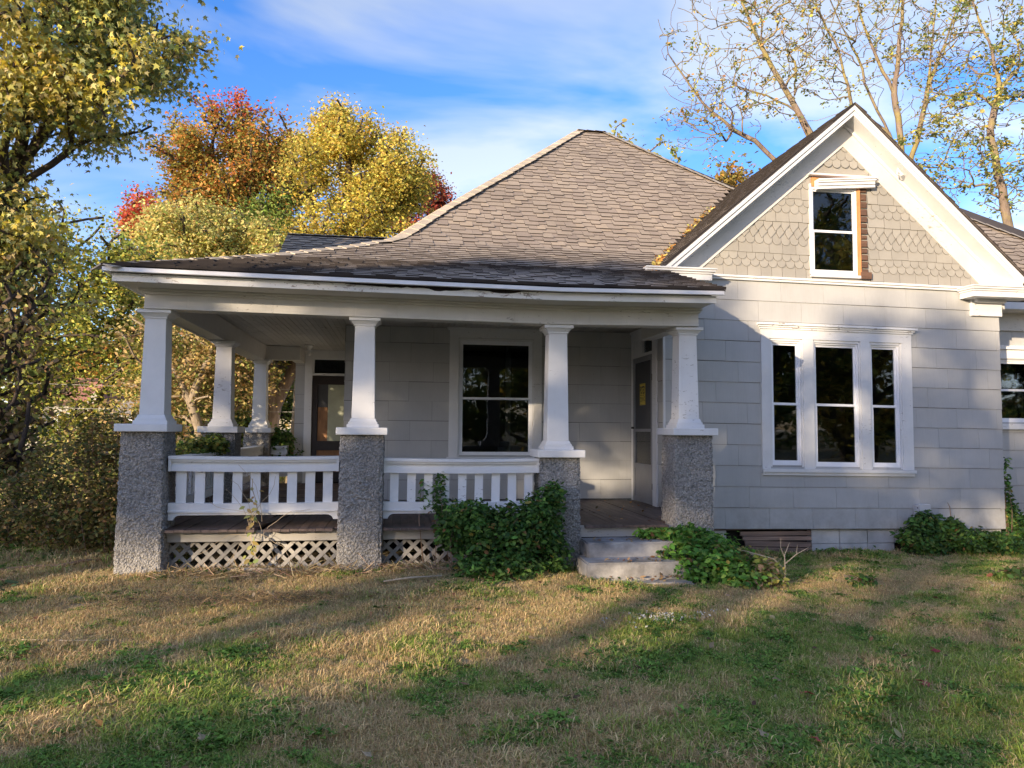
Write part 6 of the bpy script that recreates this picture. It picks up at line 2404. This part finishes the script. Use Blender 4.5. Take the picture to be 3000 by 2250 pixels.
# ------------------------------------------------------------------ grass: one patch of instanced tufts
def tuft_mesh(seed, kind):
    r = np.random.default_rng(seed)
    V, F, C = [], [], []
    nb = 34
    for i in range(nb):
        x, y = r.normal(0, 0.028, 2)
        yaw = r.random() * 2 * PI
        if kind == 'dry':
            h = r.uniform(0.018, 0.044)
            lean = r.uniform(0.3, 1.3)
            w = r.uniform(0.0010, 0.0019)
            c = 1.75 * np.array([(0.42, 0.31, 0.155), (0.34, 0.235, 0.12), (0.52, 0.40, 0.21), (0.27, 0.18, 0.095), (0.19, 0.20, 0.06)][r.integers(5)])
        elif kind == 'green':
            h = r.uniform(0.018, 0.046)
            lean = r.uniform(0.3, 1.2)
            w = r.uniform(0.0013, 0.0026)
            c = 1.8 * np.array([(0.14, 0.185, 0.032), (0.16, 0.225, 0.042), (0.085, 0.14, 0.026), (0.23, 0.25, 0.06), (0.34, 0.27, 0.12)][r.choice(5, p=[.3, .25, .2, .15, .1])])
        else:  # clover / broadleaf
            h = r.uniform(0.012, 0.035)
            lean = r.uniform(0.5, 1.6)
            w = r.uniform(0.006, 0.010)
            c = 1.55 * np.array([(0.10, 0.18, 0.028), (0.13, 0.23, 0.038), (0.07, 0.13, 0.022)][r.integers(3)])
        c = c * (1 + r.normal(0, 0.15))
        dx, dy = math.cos(yaw), math.sin(yaw)
        px, py = -dy, dx
        n = len(V)
        if kind == 'broad':
            L = r.uniform(0.018, 0.035)
            V += [(x, y, h * .6), (x + dx * L * .5 + px * w, y + dy * L * .5 + py * w, h), (x + dx * L, y + dy * L, h * .8), (x + dx * L * .5 - px * w, y + dy * L * .5 - py * w, h)]
            F.append((n, n + 1, n + 2, n + 3))
            C += [c] * 4
        else:
            mx_, mz = 0.45 * lean * h * 0.7, h * 0.62
            ex, ez = lean * h, h * (1.0 - 0.25 * lean)
            V += [(x - px * w, y - py * w, -0.004), (x + px * w, y + py * w, -0.004),
                  (x + dx * mx_ + px * w * .8, y + dy * mx_ + py * w * .8, mz), (x + dx * mx_ - px * w * .8, y + dy * mx_ - py * w * .8, mz),
                  (x + dx * ex + px * w * .15, y + dy * ex + py * w * .15, ez), (x + dx * ex - px * w * .15, y + dy * ex - py * w * .15, ez)]
            F += [(n, n + 1, n + 2, n + 3), (n + 3, n + 2, n + 4, n + 5)]
            C += [c * .75, c * .75, c, c, c * 1.1, c * 1.1]
    return mesh_np("grass_tuft", V, F, M['grass'], np.array(C))


tcol = bpy.data.collections.new("tufts")
NV = 5
for i, kd in enumerate(['dry'] * NV + ['green'] * NV + ['broad'] * NV):
    ob = bpy.data.objects.new("tuft_%02d" % i, tuft_mesh(900 + i, kd))
    tcol.objects.link(ob)

r = np.random.default_rng(77)
parts_ = []
for (y0, y1, x0, x1, dens) in ((2.9, 4.6, -3.4, 4.4, 2100), (4.6, 6.5, -4.6, 6.2, 1600), (6.5, 9.3, -6.0, 9.0, 1000), (9.3, 14, -9.5, -2.7, 330), (8.9, 10.4, 8.0, 11, 500), (14, 30, -18, -3, 28)):
    n = int((y1 - y0) * (x1 - x0) * dens)
    parts_.append(np.stack([r.uniform(x0, x1, n), r.uniform(y0, y1, n), np.full(n, 1.0 if y0 < 13 else 2.2)], -1))
G = np.concatenate(parts_)
x_, y_ = G[:, 0], G[:, 1]
# nothing grows inside the footprint of porch, piers, steps and wing
inside = ((x_ > -2.3) & (x_ < 3.35) & (y_ > 7.95)) | ((x_ > 3.3) & (x_ < 8.25) & (y_ > 9.28)) | ((x_ > 1.95) & (x_ < 2.85) & (y_ > 6.86)) | ((x_ > 8.2) & (y_ > 10.3))
for (a, b_) in ((-2.66, -2.23), (-0.59, -0.16), (1.47, 1.89), (2.9, 3.36)):
    inside |= (x_ > a) & (x_ < b_) & (y_ > 7.70) & (y_ < 8.14)
G = G[~inside]
x_, y_ = G[:, 0], G[:, 1]
n = len(G)
D_ = dryness(x_, y_)
bare = (vnoise(x_, y_, 2.2, 19, 3) > 0.62) & (r.random(n) < 0.5)
G = G[~bare]
x_, y_, D_ = G[:, 0], G[:, 1], D_[~bare]
n = len(G)
kind_ = np.where(r.random(n) < D_ * 0.95 + 0.03, 0, np.where((vnoise(x_, y_, 4.2, 27, 2) > 0.52) & (r.random(n) < 0.5), 2, 1))
vi = kind_ * NV + r.integers(0, NV, n)
scl = (0.42 + 0.45 * r.random(n) + 0.5 * r.random(n) ** 6) * G[:, 2]
# taller growth against walls and piers
tall = 1 + 0.9 * sstep(8.5, 9.1, y_) * sstep(3.4, 4.2, x_) + 0.5 * sstep(7.3, 7.7, y_) * (x_ < 3) + 0.5 * (vnoise(x_, y_, 1.6, 33, 2) > 0.62) + 1.2 * (x_ < -3) * sstep(8.0, 9.0, y_)
scl = scl * tall
PT = np.stack([x_, y_, gz(x_, y_)], -1)
me = bpy.data.meshes.new("grass")
me.vertices.add(n)
me.vertices.foreach_set('co', PT.astype(np.float32).ravel())
a = me.attributes.new('idx', 'INT', 'POINT')
a.data.foreach_set('value', vi.astype(np.int32))
a = me.attributes.new('scl', 'FLOAT', 'POINT')
a.data.foreach_set('value', scl.astype(np.float32))
a = me.attributes.new('rot', 'FLOAT_VECTOR', 'POINT')
rot = np.zeros((n, 3), np.float32)
rot[:, 2] = r.random(n) * 2 * PI
rot[:, :2] = r.normal(0, 0.12, (n, 2))
a.data.foreach_set('vector', rot.ravel())
grass = link(bpy.data.objects.new("grass", me))
tag(grass, "patchy lawn of dry tan and green grass in front of the house", "grass", kind='stuff')
ng = bpy.data.node_groups.new("grass_scatter", 'GeometryNodeTree')
ng.interface.new_socket("Geometry", in_out='INPUT', socket_type='NodeSocketGeometry')
ng.interface.new_socket("Geometry", in_out='OUTPUT', socket_type='NodeSocketGeometry')
gi = ng.nodes.new('NodeGroupInput')
go = ng.nodes.new('NodeGroupOutput')
ci_ = ng.nodes.new('GeometryNodeCollectionInfo')
ci_.inputs['Collection'].default_value = tcol
ci_.inputs['Separate Children'].default_value = True
ci_.inputs['Reset Children'].default_value = True
ip = ng.nodes.new('GeometryNodeInstanceOnPoints')
ip.inputs['Pick Instance'].default_value = True


def named(nm, dt):
    q = ng.nodes.new('GeometryNodeInputNamedAttribute')
    q.data_type = dt
    q.inputs['Name'].default_value = nm
    return [s_ for s_ in q.outputs if s_.enabled and s_.name == 'Attribute'][0]


ng.links.new(gi.outputs[0], ip.inputs['Points'])
ng.links.new(ci_.outputs[0], ip.inputs['Instance'])
ng.links.new(named('idx', 'INT'), ip.inputs['Instance Index'])
ng.links.new(named('rot', 'FLOAT_VECTOR'), ip.inputs['Rotation'])
ng.links.new(named('scl', 'FLOAT'), ip.inputs['Scale'])
ng.links.new(ip.outputs[0], go.inputs[0])
md = grass.modifiers.new("scatter", 'NODES')
md.node_group = ng
print("objects", len(bpy.data.objects), "grass tufts", n, "roof tabs", len(TABS))
